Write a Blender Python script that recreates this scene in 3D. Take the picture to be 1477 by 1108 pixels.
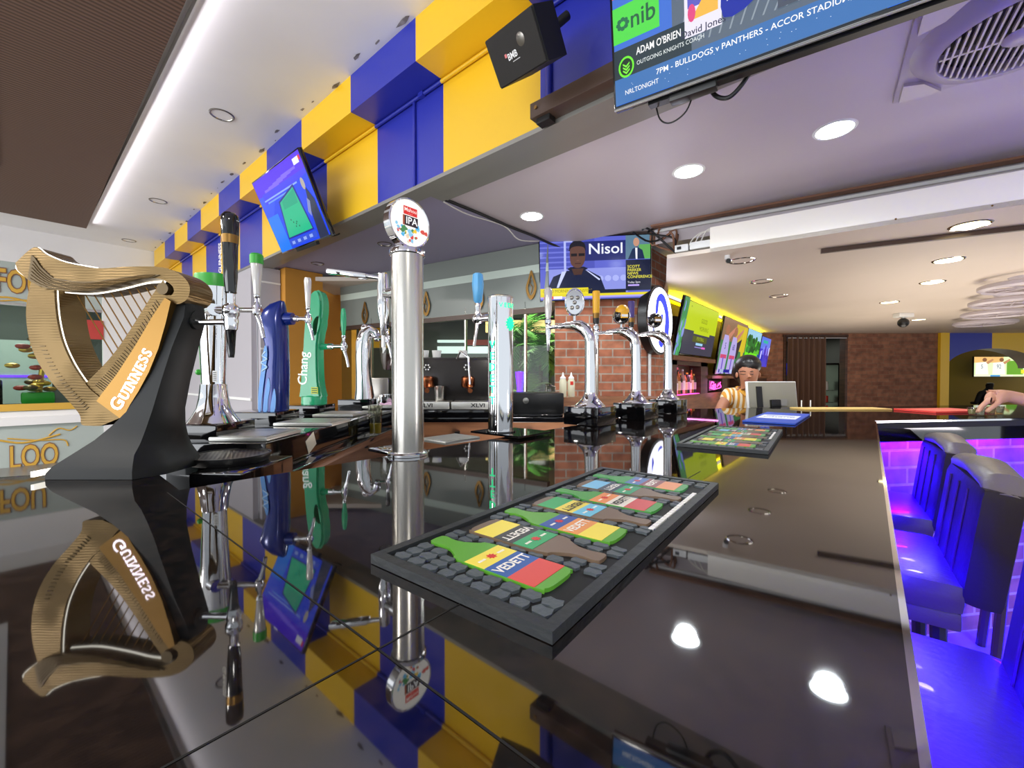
import bpy, bmesh, math, random
from mathutils import Vector, Matrix
random.seed(7)
S = bpy.context.scene
for o in list(bpy.data.objects): bpy.data.objects.remove(o)
COL = S.collection
R = math.radians
CA = R(40.27); PITCH = R(.85); FPX = 610.; CZ = 1.29; BZ = 1.10
# ---------------------------------------------------------------- camera
cd = bpy.data.cameras.new('camera'); cam = bpy.data.objects.new('camera', cd); COL.objects.link(cam)
cam.location = (0, 0, CZ); cam.rotation_euler = (R(90) - PITCH, 0, CA)
cd.sensor_width = 36; cd.sensor_fit = 'HORIZONTAL'; cd.lens = FPX / 1477 * 36; cd.clip_start = .02; cd.clip_end = 100
S.camera = cam
# ---------------------------------------------------------------- world and exposure
S.view_settings.view_transform = 'Standard'; S.view_settings.look = 'None'
S.view_settings.gamma = 1; S.view_settings.use_curve_mapping = False
S.view_settings.exposure = 0.08
W = bpy.data.worlds.new('world'); S.world = W; W.use_nodes = True
W.node_tree.nodes['Background'].inputs[0].default_value = (.86, .93, 1, 1)
W.node_tree.nodes['Background'].inputs[1].default_value = 1.0

def lamp(name, kind, loc, power, color=(1, 1, 1), size=.2, size_y=None, aim=None, spot=None):
    d = bpy.data.lights.new(name, kind); d.energy = power; d.color = color
    if kind == 'AREA':
        d.shape = 'RECTANGLE' if size_y else 'DISK'; d.size = size
        if size_y: d.size_y = size_y
    else: d.shadow_soft_size = size
    if kind == 'SPOT': d.spot_size = R(spot or 120); d.spot_blend = .6
    o = bpy.data.objects.new(name, d); COL.objects.link(o); o.location = loc
    v = Vector(aim or (0, 0, -1)); o.rotation_euler = v.to_track_quat('-Z', 'Y').to_euler()
    return o
# daylight coming in through the open street side behind the camera and bouncing off the pavement
lamp('daylight', 'AREA', (-3.5, -6.5, 1.3), 400, (.93, .96, 1), 11, 2.4, (0, 1, .35))

def pt(px, py, d=None, z=None, X=None, Y=None):
    """world position of a measured point at a given distance, height or wall plane"""
    x = (px - 738.5) / FPX; y = -(py - 554) / FPX
    dd = math.cos(PITCH) + y * math.sin(PITCH); zz = -math.sin(PITCH) + y * math.cos(PITCH)
    wx = x * math.cos(CA) - dd * math.sin(CA); wy = x * math.sin(CA) + dd * math.cos(CA)
    if z is not None: t = (z - CZ) / zz
    elif d is not None: t = d / dd
    elif X is not None: t = X / wx
    else: t = Y / wy
    return Vector((wx * t, wy * t, CZ + zz * t))

# ---------------------------------------------------------------- materials
def lin(c):
    if isinstance(c, str): c = [int(c[i:i + 2], 16) / 255 for i in (0, 2, 4)]
    return tuple((v / 12.92 if v <= .04045 else ((v + .055) / 1.055) ** 2.4) for v in c)
MATS = {}
def mat(name, color='808080', rough=.5, metal=0, emit=0, alpha=None, trans=0, coat=0, ior=1.5, bump=None, spec=.5):
    m = bpy.data.materials.new(name); m.use_nodes = True; nt = m.node_tree; b = nt.nodes['Principled BSDF']
    c = lin(color) + (1,)
    b.inputs['Base Color'].default_value = c; b.inputs['Roughness'].default_value = rough
    b.inputs['Metallic'].default_value = metal; b.inputs['IOR'].default_value = ior
    b.inputs['Coat Weight'].default_value = coat; b.inputs['Transmission Weight'].default_value = trans
    b.inputs['Specular IOR Level'].default_value = spec
    if emit: b.inputs['Emission Color'].default_value = c; b.inputs['Emission Strength'].default_value = emit
    if bump:
        sc, st = bump
        tc = nt.nodes.new('ShaderNodeTexCoord'); n = nt.nodes.new('ShaderNodeTexNoise'); n.inputs['Scale'].default_value = sc
        n.inputs['Detail'].default_value = 4
        bp = nt.nodes.new('ShaderNodeBump'); bp.inputs['Strength'].default_value = st; bp.inputs['Distance'].default_value = .01
        nt.links.new(tc.outputs['Object'], n.inputs['Vector']); nt.links.new(n.outputs['Fac'], bp.inputs['Height'])
        nt.links.new(bp.outputs['Normal'], b.inputs['Normal'])
    MATS[name] = m
    return m
def nodes(m): return m.node_tree.nodes, m.node_tree.links, m.node_tree.nodes['Principled BSDF']
def ramp(N, stops):
    r = N.new('ShaderNodeValToRGB'); e = r.color_ramp.elements
    while len(e) < len(stops): e.new(.5)
    for k, (p, c) in enumerate(stops): e[k].position = p; e[k].color = (lin(c) + (1,)) if not isinstance(c, float) else (c, c, c, 1)
    return r
def noisy(m, c1, c2, scale=3, detail=5, lo=.35, hi=.65, coord='Object', stretch=None):
    N, L, b = nodes(m)
    tc = N.new('ShaderNodeTexCoord'); n = N.new('ShaderNodeTexNoise'); n.inputs['Scale'].default_value = scale; n.inputs['Detail'].default_value = detail
    src = tc.outputs[coord]
    if stretch:
        mp = N.new('ShaderNodeMapping'); mp.inputs['Scale'].default_value = stretch; L.new(src, mp.inputs['Vector']); src = mp.outputs[0]
    L.new(src, n.inputs['Vector']); r = ramp(N, [(lo, c1), (hi, c2)]); L.new(n.outputs['Fac'], r.inputs[0]); L.new(r.outputs[0], b.inputs['Base Color'])
    return m
mat('chrome', 'e6e6e8', .06, 1); mat('steel', 'c2beb6', .24, 1); mat('steel_dark', '8a8680', .3, 1); mat('tray_steel', 'c8c8c2', .38, .8)
mat('brass', '8a6836', .36, .9); mat('gold', 'd8a63c', .35, .6); mat('gold_print', 'd6a840', .5)
mat('black', '0c0c0d', .35); mat('black_gloss', '08080a', .06, coat=.5); mat('black_matte', '161617', .7); mat('rubber', '24282b', .55, bump=(60, .15))
mat('rubber_stone', '4b5358', .5, bump=(90, .2)); mat('rubber_pit', '0a0b0c', .7)
mat('white', 'e8e8e6', .5); mat('white_gloss', 'f0f0ee', .2); mat('cable', '0e0e0e', .5); mat('cable_white', 'd8d4cc', .5)
mat('white_paint', 'dcdad8', .6, bump=(12, .05)); noisy(MATS['white_paint'], 'e4e2e2', 'eeecea', .8, 6, .3, .6)
mat('board_white', 'faf4ea', .55); mat('low_ceiling', 'c4babf', .45, bump=(5, .05)); noisy(MATS['low_ceiling'], 'beb4ba', 'cac0c4', .5, 3)
mat('hall_ceiling', 'bcae9e', .5, bump=(3, .06)); noisy(MATS['hall_ceiling'], 'cabcae', 'd6c8ba', .6, 4)
mat('purple_ceiling', '9a94b0', .5); mat('grey_metal', '8e8c86', .35, .3)
mat('blue_paint', '2a33a6', .35, bump=(25, .04)); mat('yellow_paint', 'f0c020', .38, bump=(25, .04))
mat('brown_metal', '4c3a30', .35, .2); mat('brown_trim', '8a6048', .6)
mat('green_lid', '2fa02c', .35); mat('green_tap', '1f9a68', .22, coat=.4); mat('blue_tap', '0a2474', .2, .2, coat=.3); mat('blue_light', '4f8cd0', .3)
mat('chang_white', 'e8f4ea', .4, emit=.15); mat('sky_handle', '5aa8dc', .3); mat('yellow_handle', 'e2a818', .35); mat('purple_handle', '3a2a6e', .4)
mat('clear_plastic', 'd4d0cc', .12, .35); mat('harp_gold', '6a5636', .38, .85); mat('harp_dark', '5e4e34', .4, .6); mat('harp_black', '0b0e0e', .5, spec=.3)
mat('led_white', 'f6f2e4', .4, emit=2.2); mat('led_letter', 'fff4ff', .4, emit=3); mat('led_green', '10e090', .4, emit=1.6)
mat('downlight_cool', 'eefaff', .4, emit=22); mat('downlight_warm', 'fff0b4', .4, emit=7); mat('reflector', 'd0ccc0', .15, 1)
mat('blue_led', '1010ff', .4, emit=12); mat('orange_paint', 'c88a30', .5); mat('dark_wood', '4a2c1c', .5); mat('mid_wood', '7c5234', .45)
noisy(MATS['mid_wood'], '6c4228', '8a5c3a', 3, 6, stretch=(1, 1, 8)); noisy(MATS['dark_wood'], '3c2216', '55341f', 3, 6, stretch=(1, 1, 8))
mat('skin', 'b47a5c', .5); mat('skin_pale', 'c89478', .5); mat('hair', '120d0c', .35); mat('lip', '8c4a42', .5); mat('dark_cloth', '14141a', .8)
mat('collar_yellow', 'dca034', .7); mat('frosted', 'b4beb8', .25, spec=.6); mat('grey_glass', '788078', .15, spec=.7); mat('leaf', '4f8a34', .5); mat('leaf_pale', '94b060', .5); mat('stem', '5a4028', .8)
mat('leather', '38241e', .32, coat=.2, bump=(80, .1)); mat('leather_top_lit', '6a625e', .4, bump=(80, .1)); mat('pink_cloth', 'd8b0c8', .8); mat('beer', 'c8b440', .1, trans=.5)
mat('blue_mat', '1848b8', .5); mat('red_mat', 'e04038', .5); mat('paper_yellow', 'e4c070', .6); mat('curtain', '5c4030', .7); mat('squeeze', 'd8d4b8', .4); mat('floor_far', '40382f', .4)
mat('bottle_glass', 'f0c8b0', .08, trans=.6, emit=.0); mat('pink_glow', 'ff50c0', .4, emit=2.2); mat('cove_yellow', 'ffe000', .4, emit=3.5); mat('warm_glow', 'ffd890', .5, emit=1.4)
mat('fridge_light', 'e8ffe0', .4, emit=1.1); mat('red_can', 'd02818', .4); mat('green_can', '28a048', .4); mat('coffee', '3a1c12', .5); mat('copper', '9a5a38', .25, 1)
mat('machine_dark', '2c2826', .25, .5); mat('shop_white', 'e4f0f4', .4, emit=1.2); mat('shop_red', 'c04038', .5); mat('shop_dark', '4a4c46', .6); mat('violet_led', '6030ff', .4, emit=2.5)

def glass(name, color, alpha):
    m = bpy.data.materials.new(name); m.use_nodes = True; N = m.node_tree.nodes; L = m.node_tree.links; N.clear()
    o = N.new('ShaderNodeOutputMaterial'); t = N.new('ShaderNodeBsdfTransparent'); g = N.new('ShaderNodeBsdfGlossy'); x = N.new('ShaderNodeMixShader')
    t.inputs[0].default_value = lin(color) + (1,); g.inputs['Roughness'].default_value = .02; x.inputs[0].default_value = alpha
    L.new(t.outputs[0], x.inputs[1]); L.new(g.outputs[0], x.inputs[2]); L.new(x.outputs[0], o.inputs[0]); MATS[name] = m
glass('pane', 'dfe8e2', .015); glass('jar_glass', 'e4e4dc', .16)

# colour-attribute materials: one for prints, one for lit screens
def attr_mat(name, emit):
    m = mat(name, 'ffffff', .3); N, L, b = nodes(m); a = N.new('ShaderNodeAttribute'); a.attribute_name = 'Col'
    if emit:
        b.inputs['Base Color'].default_value = (.01, .01, .01, 1); L.new(a.outputs['Color'], b.inputs['Emission Color']); b.inputs['Emission Strength'].default_value = emit
        b.inputs['Roughness'].default_value = .15
    else: L.new(a.outputs['Color'], b.inputs['Base Color']); b.inputs['Roughness'].default_value = .45
attr_mat('print', 0); attr_mat('screen', 1.05)

def bar_mat():
    m = bpy.data.materials.new('bar_granite'); m.use_nodes = True; MATS['bar_granite'] = m
    N = m.node_tree.nodes; L = m.node_tree.links; b = N['Principled BSDF']; out = N['Material Output']
    tc = N.new('ShaderNodeTexCoord'); v = N.new('ShaderNodeTexVoronoi'); v.inputs['Scale'].default_value = 260
    n = N.new('ShaderNodeTexNoise'); n.inputs['Scale'].default_value = 60; n.inputs['Detail'].default_value = 6
    L.new(tc.outputs['Object'], v.inputs['Vector']); L.new(tc.outputs['Object'], n.inputs['Vector'])
    r = ramp(N, [(.42, '08080a'), (.62, '1c1512')]); L.new(n.outputs['Fac'], r.inputs[0]); L.new(r.outputs[0], b.inputs['Base Color'])
    b.inputs['Roughness'].default_value = .4; b.inputs['Specular IOR Level'].default_value = 0
    g = N.new('ShaderNodeBsdfGlossy'); g.inputs['Roughness'].default_value = .03; g.inputs[0].default_value = (.95, .95, .95, 1)
    lw = N.new('ShaderNodeLayerWeight'); lw.inputs['Blend'].default_value = .5
    pw = N.new('ShaderNodeMath'); pw.operation = 'POWER'; pw.inputs[1].default_value = 4; mr = N.new('ShaderNodeMapRange'); mr.inputs['To Min'].default_value = .16; mr.inputs['To Max'].default_value = .62
    L.new(lw.outputs['Facing'], pw.inputs[0]); L.new(pw.outputs[0], mr.inputs['Value'])
    x = N.new('ShaderNodeMixShader'); L.new(mr.outputs[0], x.inputs[0]); L.new(b.outputs[0], x.inputs[1]); L.new(g.outputs[0], x.inputs[2]); L.new(x.outputs[0], out.inputs[0])
bar_mat()
def brick_mat(name, c1, c2, mortar, w=.21, h=.075, rot=0, contrast=1):
    m = mat(name, c1, .8); N, L, b = nodes(m)
    tc = N.new('ShaderNodeTexCoord'); br = N.new('ShaderNodeTexBrick'); br.inputs['Scale'].default_value = 1
    br.inputs['Brick Width'].default_value = w; br.inputs['Row Height'].default_value = h; br.inputs['Mortar Size'].default_value = .007
    br.inputs['Color1'].default_value = lin(c1) + (1,); br.inputs['Color2'].default_value = lin(c2) + (1,); br.inputs['Mortar'].default_value = lin(mortar) + (1,)
    L.new(tc.outputs['UV'], br.inputs['Vector'])
    n = N.new('ShaderNodeTexNoise'); n.inputs['Scale'].default_value = 8; n.inputs['Detail'].default_value = 6; L.new(tc.outputs['UV'], n.inputs['Vector'])
    mx = N.new('ShaderNodeMix'); mx.data_type = 'RGBA'; mx.blend_type = 'MULTIPLY'; mx.inputs[0].default_value = .6
    r = ramp(N, [(.3, '909090'), (.6, 'ffffff')]); L.new(n.outputs['Fac'], r.inputs[0]); L.new(br.outputs['Color'], mx.inputs[6]); L.new(r.outputs[0], mx.inputs[7]); L.new(mx.outputs[2], b.inputs['Base Color'])
    bp = N.new('ShaderNodeBump'); bp.inputs['Strength'].default_value = .5; bp.inputs['Distance'].default_value = .01; bp.invert = True
    L.new(br.outputs['Fac'], bp.inputs['Height']); L.new(bp.outputs[0], b.inputs['Normal'])
brick_mat('brick', 'b0694c', 'c88060', 'b8a898', .23, .083); brick_mat('brick_far', '7e4e3a', '9a664c', '84624e', .24, .08); brick_mat('brick_bar', '985850', 'b88078', 'c8a8a0', .21, .085)
def wave_mat(name, c1, c2, scale, axis='X', rough=.5, coord='Object', thr=None, bump=.3):
    m = mat(name, c1, rough); N, L, b = nodes(m); tc = N.new('ShaderNodeTexCoord'); w = N.new('ShaderNodeTexWave'); w.bands_direction = axis
    w.inputs['Scale'].default_value = scale; w.inputs['Distortion'].default_value = 0; L.new(tc.outputs[coord], w.inputs['Vector'])
    r = ramp(N, [(thr or .2, c1), ((thr + .05) if thr else .8, c2)]); L.new(w.outputs['Fac'], r.inputs[0]); L.new(r.outputs[0], b.inputs['Base Color'])
    if bump:
        bp = N.new('ShaderNodeBump'); bp.inputs['Strength'].default_value = bump; bp.inputs['Distance'].default_value = .01; L.new(w.outputs['Fac'], bp.inputs['Height']); L.new(bp.outputs[0], b.inputs['Normal'])
wave_mat('ribbed_wood', '503a2c', '76594a', 9, 'X', .6)
wave_mat('shirt', 'f2e4c4', 'd89838', 10, 'X', .8, thr=.45, bump=0)
def harp_engraved():
    m = MATS['harp_gold']; N, L, b = nodes(m); tc = N.new('ShaderNodeTexCoord'); w = N.new('ShaderNodeTexWave'); w.bands_direction = 'Z'
    w.inputs['Scale'].default_value = 60; w.inputs['Distortion'].default_value = 3; w.inputs['Detail'].default_value = 1; w.inputs['Detail Scale'].default_value = .4
    L.new(tc.outputs['Object'], w.inputs['Vector']); n = N.new('ShaderNodeTexNoise'); n.inputs['Scale'].default_value = 9; L.new(tc.outputs['Object'], n.inputs['Vector'])
    r = ramp(N, [(.42, 0.0), (.58, 1.0)]); L.new(n.outputs['Fac'], r.inputs[0])
    mm = N.new('ShaderNodeMath'); mm.operation = 'MULTIPLY'; L.new(r.outputs[0], mm.inputs[0]); mm.inputs[1].default_value = .22
    bp = N.new('ShaderNodeBump'); bp.inputs['Distance'].default_value = .004; L.new(mm.outputs[0], bp.inputs['Strength']); L.new(w.outputs['Fac'], bp.inputs['Height']); L.new(bp.outputs[0], b.inputs['Normal'])
harp_engraved()

# ---------------------------------------------------------------- mesh builder
def frame(o, x, y=None, z=None):
    """matrix with origin o and axes x, y, z"""
    x = Vector(x).normalized()
    if z is None: y = Vector(y).normalized(); z = x.cross(y).normalized()
    elif y is None: z = Vector(z).normalized(); y = z.cross(x).normalized()
    m = Matrix.Identity(4)
    for i, a in enumerate((x, Vector(y).normalized(), Vector(z).normalized())):
        for k in range(3): m[k][i] = a[k]
    m.translation = Vector(o); return m
FONTCACHE = {}
class MB:
    def __init__(s, m='white', M=None):
        s.bm = bmesh.new(); s.names = []; s.cl = s.bm.loops.layers.float_color.new('Col'); s.uv = s.bm.loops.layers.uv.new('UVMap')
        s.M = M or Matrix.Identity(4); s.c = (1, 1, 1, 1); s.m(m)
    def m(s, name):
        if name not in s.names: s.names.append(name)
        s.mi = s.names.index(name); return s
    def color(s, c): s.c = lin(c) + (1,); return s
    def face(s, vs, smooth=False):
        try: f = s.bm.faces.new(vs)
        except ValueError: return
        f.material_index = s.mi; f.smooth = smooth
        for l in f.loops: l[s.cl] = s.c
        return f
    def V(s, p, M=None):
        p = Vector(p)
        if M is not None: p = M @ p
        return s.bm.verts.new(s.M @ p)
    def poly(s, pts, M=None): return s.face([s.V(p if len(p) == 3 else (p[0], p[1], 0), M) for p in pts])
    def quad_uv(s, pts, w, h, u0=0, v0=0):
        f = s.poly(pts)
        if f:
            for l, (a, b) in zip(f.loops, ((u0, v0), (u0 + w, v0), (u0 + w, v0 + h), (u0, v0 + h))): l[s.uv].uv = (a, b)
        return s
    def box(s, c, d, M=None, bev=0, rz=0):
        T = Matrix.Translation(c) @ Matrix.Rotation(rz, 4, 'Z')
        if M is not None: T = M @ T
        x, y, z = (k / 2 for k in d)
        v = [s.V((a * x, b * y, e * z), T) for a in (-1, 1) for b in (-1, 1) for e in (-1, 1)]
        fs = [s.face([v[i] for i in q]) for q in ((0, 1, 3, 2), (4, 6, 7, 5), (0, 4, 5, 1), (2, 3, 7, 6), (0, 2, 6, 4), (1, 5, 7, 3))]
        if bev:
            es = list({e for f in fs for e in f.edges})
            r = bmesh.ops.bevel(s.bm, geom=es, offset=bev, segments=2, profile=.6, affect='EDGES')
            for f in r['faces']:
                f.material_index = s.mi
                for l in f.loops: l[s.cl] = s.c
        return s
    def tube(s, pts, rad, seg=14, caps=True, M=None, flat=1.0):
        pts = [Vector(p) for p in pts]; n = len(pts)
        rad = [rad] * n if isinstance(rad, (int, float)) else rad
        up = None; rings = []
        for i, p in enumerate(pts):
            t = (pts[min(i + 1, n - 1)] - pts[max(i - 1, 0)]).normalized()
            if up is None: up = Vector((0, 0, 1)) if abs(t.z) < .9 else Vector((0, 1, 0))
            a = t.cross(up).normalized(); up = a.cross(t).normalized()
            rings.append([s.V(p + (a * math.cos(2 * math.pi * k / seg) + up * math.sin(2 * math.pi * k / seg) * flat) * rad[i], M) for k in range(seg)])
        for i in range(n - 1):
            for k in range(seg): s.face([rings[i][k], rings[i][(k + 1) % seg], rings[i + 1][(k + 1) % seg], rings[i + 1][k]], True)
        if caps: s.face(rings[0][::-1]); s.face(rings[-1])
        return s
    def cyl(s, p0, p1, r0, r1=None, seg=20, M=None): return s.tube([p0, p1], [r0, r0 if r1 is None else r1], seg, True, M)
    def lathe(s, prof, M=None, seg=24, sx=1, sy=1, caps=True):
        rings = [[s.V((r * sx * math.cos(2 * math.pi * k / seg), r * sy * math.sin(2 * math.pi * k / seg), z), M) for k in range(seg)] for r, z in prof]
        for a, b in zip(rings, rings[1:]):
            for k in range(seg): s.face([a[k], a[(k + 1) % seg], b[(k + 1) % seg], b[k]], True)
        if caps: s.face(rings[0][::-1]); s.face(rings[-1])
        return s
    def prism(s, poly, h, M=None, smooth=False):
        """polygon in local xy extruded 0..h along local z"""
        a = [s.V((x, y, 0), M) for x, y in poly]; b = [s.V((x, y, h), M) for x, y in poly]; n = len(poly)
        s.face(a[::-1]); s.face(b)
        for k in range(n): s.face([a[k], a[(k + 1) % n], b[(k + 1) % n], b[k]], smooth)
        return s
    def ball(s, c, r, M=None, seg=14, sc=(1, 1, 1)):
        T = Matrix.Translation(c) @ Matrix.Diagonal((sc[0], sc[1], sc[2], 1))
        if M is not None: T = M @ T
        return s.lathe([(max(.0005, r * math.sin(math.pi * k / 10)), -r * math.cos(math.pi * k / 10)) for k in range(11)], T, seg)
    def text(s, body, M, size, depth=.001, bold=0, sx=1, align='CENTER'):
        key = (body, bold, align)
        if key not in FONTCACHE:
            c = bpy.data.curves.new('lettering', 'FONT'); c.body = body; c.align_x = align; c.align_y = 'CENTER'; c.offset = bold; c.resolution_u = 3
            o = bpy.data.objects.new('lettering', c); me = bpy.data.meshes.new_from_object(o)
            FONTCACHE[key] = ([v.co.copy() for v in me.vertices], [tuple(p.vertices) for p in me.polygons])
            bpy.data.objects.remove(o); bpy.data.curves.remove(c); bpy.data.meshes.remove(me)
        vs, fs = FONTCACHE[key]
        T = M @ Matrix.Diagonal((size * sx, size, size, 1))
        v1 = [s.V(T @ v + M.to_3x3() @ Vector((0, 0, depth))) for v in vs]
        for f in fs:
            s.face([v1[i] for i in f])
        if depth > .0015:
            v0 = [s.V(T @ v) for v in vs]; cnt = {}
            for f in fs:
                for a, b in zip(f, f[1:] + f[:1]): cnt[(a, b)] = 1
            for (a, b) in cnt:
                if (b, a) not in cnt: s.face([v0[a], v0[b], v1[b], v1[a]])
        return s
    def build(s, name, parent=None, label=None):
        me = bpy.data.meshes.new(name)
        bmesh.ops.recalc_face_normals(s.bm, faces=[f for f in s.bm.faces if len(s.names) and s.names[f.material_index] not in ('print', 'screen')])
        s.bm.to_mesh(me); s.bm.free()
        for n in s.names: me.materials.append(MATS[n])
        me.set_sharp_from_angle(angle=R(40))
        o = bpy.data.objects.new(name, me); COL.objects.link(o)
        if parent: o.parent = parent
        if label: o['label'] = label
        return o
def tag(o, label, cat, group=None, kind=None):
    if label: o['label'] = label
    if cat: o['category'] = cat
    if group: o['group'] = group
    if kind: o['kind'] = kind
    return o
def thing(name, label, cat, loc=(0, 0, 0), rz=0, group=None):
    o = bpy.data.objects.new(name, None); COL.objects.link(o); o.location = loc; o.rotation_euler = (0, 0, rz); o.empty_display_size = .05
    return tag(o, label, cat, group)
def struct(name, mb, label=None):
    o = mb.build(name); o['kind'] = 'structure'; return o
def dup(root, loc, rz, label, group=None):
    r = root.copy(); COL.objects.link(r); r.location = loc; r.rotation_euler = (0, 0, rz); r['label'] = label
    if group: r['group'] = group
    for ch in list(root.children):
        c = ch.copy(); COL.objects.link(c); c.parent = r
        for g in list(ch.children): d = g.copy(); COL.objects.link(d); d.parent = c
    return r
FV = Vector((-math.sin(CA), math.cos(CA), 0)); RV = Vector((math.cos(CA), math.sin(CA), 0)); UP = Vector((0, 0, 1))
class Loc:
    """measured frame: an object seen around column px0 at distance d, base height z0; gives local metres (x right, z up)"""
    def __init__(s, px0, d, z0): s.px0, s.d, s.z0 = px0, d, z0; s.base = pt(px0, 545, d=d); s.base.z = z0
    def __call__(s, px, py, y=0): 
        p = pt(px, py, d=s.d + y) - s.base; return Vector((p.dot(RV), y, p.z))
    def xz(s, px, py): v = s(px, py); return (v.x, v.z)
FRONT = frame((0, 0, 0), (1, 0, 0), z=(0, -1, 0))      # local xy drawing plane -> xz plane facing the viewer (-y)
def front(y=0): m = FRONT.copy(); m.translation = (0, y, 0); return m
#=STRUCT
# ================================================================ STRUCTURE
RZ = Matrix.Rotation(CA, 4, 'Z')
def fb(mb, l0, l1, d0, d1, z0, z1, bev=0):        # box in the diagonal grid the pillar, far wall and tap row follow
    mb.box(((l0 + l1) / 2, (d0 + d1) / 2, (z0 + z1) / 2), (l1 - l0, d1 - d0, z1 - z0), RZ, bev)
def bb(mb, x0, x1, y0, y1, z0, z1, bev=0): mb.box(((x0 + x1) / 2, (y0 + y1) / 2, (z0 + z1) / 2), (x1 - x0, y1 - y0, z1 - z0), None, bev)
def slab(mb, pts, z, h): mb.prism(pts, h, Matrix.Translation((0, 0, z)))
wave_mat('floor_tile', '7c7874', '827e7a', 3, 'X', .3, bump=0)
mb = MB('floor_tile'); slab(mb, [(-13, -7), (9, -7), (9, 17), (-13, 17)], -.05, .05); struct('floor', mb)
UC = 3.45
mb = MB('white_paint'); slab(mb, [(-9.6, -6), (7, -6), (7, 1.8), (-9.6, 1.8)], UC, .08)
random.seed(3)
struct('ceiling', mb)
# peeling paint where the hall ceiling meets the fascia
mat('peel', '8c8078', .9); noisy(MATS['peel'], 'a8a09a', '5e564e', 14, 5)
mb = MB('peel')
for k in range(34):
    x = -9 + k * .3 + random.uniform(-.1, .1); w = random.uniform(.01, .05); y = 1.575 - random.uniform(0, .06)
    mb.poly([(x + w * math.cos(a) * random.uniform(.6, 1.6), y + .35 * w * math.sin(a) * random.uniform(.6, 1.3), UC - .002) for a in [j * math.pi / 4 for j in range(8)]])
struct('trim_peeling_paint', mb)
# striped fascia and its cornice
SB = [-9.35, -8.57, -7.94, -7.23, -6.58, -5.85, -5.14, -4.4, -3.65, -2.855, -2.1, -1.33, -.55, .25, 1.05, 1.85, 2.65, 3.45]
mb = MB('yellow_paint'); co = MB('yellow_paint'); pi = MB('yellow_paint')
for k in range(len(SB) - 1):
    c = 'yellow_paint' if k % 2 == 0 else 'blue_paint'
    bb(mb.m(c), SB[k], SB[k + 1], 1.80, 1.95, 2.6, UC)
    bb(co.m(c), SB[k], SB[k + 1], 1.585, 1.80, 3.19, UC)
    pi.m(c).cyl((SB[k], 1.785, 3.175), (SB[k + 1], 1.785, 3.175), .012)
pi.m('blue_paint').cyl((-2.39, 1.79, 3.17), (-2.39, 1.79, 2.6), .011); pi.box((-2.3, 1.785, 3.18), (.05, .03, .04)); pi.cyl((-1.27, 1.79, 3.17), (-1.27, 1.79, 2.6), .016)
struct('wall_fascia', mb); struct('trim_cornice', co); struct('trim_conduit', pi)
mb = MB('grey_metal'); bb(mb, -5.6, 3.45, 1.79, 1.93, 2.575, 2.6); bb(mb, -2.4, 3.45, 1.935, 2.06, 2.58, 2.602); bb(mb, -9.4, -5.6, 1.79, 1.95, 2.575, 2.6); bb(mb, -5.6, -2.9, 1.93, 2.0, 2.58, 2.6)
struct('trim_soffit_edge', mb)
mb = MB('low_ceiling'); slab(mb, [(-2.38, 1.95), (5, 1.95), (5, 4.5), (.684, 3.9), (-.6, 3.72), (-1.35, 3.62), (-2.38, 3.5)], 2.6, .06); struct('ceiling_bar', mb)
mb = MB('purple_ceiling'); slab(mb, [(-5.6, 1.95), (-2.38, 1.95), (-2.38, 4.3), (-3.0, 4.6), (-2.46, 3.36), (-4.36, 3.05), (-5.6, 2.85)], 2.606, .06); struct('ceiling_back_bar', mb)
# dropped ceiling on the right with its white face board
L1 = [(-.946, 3.46), (.64, 3.63), (5, 4.1)]
mb = MB('hall_ceiling'); slab(mb, [(-1.26, 3.42), L1[0], L1[1], L1[2], (9, 16), (-1.78, 16), (-1.78, 4.72), (-1.60, 4.32)], 2.25, .03); struct('ceiling_lounge', mb)
mb = MB('board_white')
for a, b in zip(L1, L1[1:]): mb.poly([(a[0], a[1], 2.25), (b[0], b[1], 2.25), (b[0], b[1], 2.44), (a[0], a[1], 2.44)]); mb.poly([(a[0], a[1] + .02, 2.25), (b[0], b[1] + .02, 2.25), (b[0], b[1] + .02, 2.44), (a[0], a[1] + .02, 2.44)])
mb.poly([(L1[0][0], L1[0][1], 2.25), (L1[0][0], L1[0][1] + .02, 2.25), (L1[0][0], L1[0][1] + .02, 2.44), (L1[0][0], L1[0][1], 2.44)])
for px, py in ((1083, 354), (1292, 316), (1431, 297)):
    q = pt(px, py, z=2.27); mb.m('brass').ball((q.x, q.y, q.z), .006)
struct('trim_face_board', mb)
mb = MB('low_ceiling'); L2 = [(-1.45, 3.61), (-.6, 3.74), (.684, 3.92), (5, 4.5)]
for a, b in zip(L2, L2[1:]):
    mb.m('low_ceiling').poly([(a[0], a[1] + .05, 2.46), (b[0], b[1] + .05, 2.46), (b[0], b[1] + .05, 2.66), (a[0], a[1] + .05, 2.66)])
    mb.m('white').prism([(a[0], a[1] + .02), (b[0], b[1] + .02), (b[0], b[1] + .05), (a[0], a[1] + .05)], .02, Matrix.Translation((0, 0, 2.555)))
    mb.m('brown_trim').prism([(a[0], a[1] - .06), (b[0], b[1] - .06), (b[0], b[1] + .01), (a[0], a[1] + .01)], .02, Matrix.Translation((0, 0, 2.585)))
mb.m('low_ceiling'); slab(mb, [(-3.2, 3.2), (5, 4.1), (5, 6), (-3.2, 6)], 2.68, .02)
struct('trim_ceiling_step', mb)
# slatted brown soffit over the hall
mb = MB('ribbed_wood'); slab(mb, [(-8.4, .69), (-1.2, .63), (-1.2, -4), (-8.4, -4)], 3.38, .07)
mb.m('white_paint'); slab(mb, [(-6.6, -.06), (-3, -.06), (-3, -.5), (-6.6, -.5)], 3.372, .01)
mb.m('white'); bb(mb, -8.4, -1.2, .69, .70, 3.40, 3.45); struct('ceiling_slatted_soffit', mb)
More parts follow.
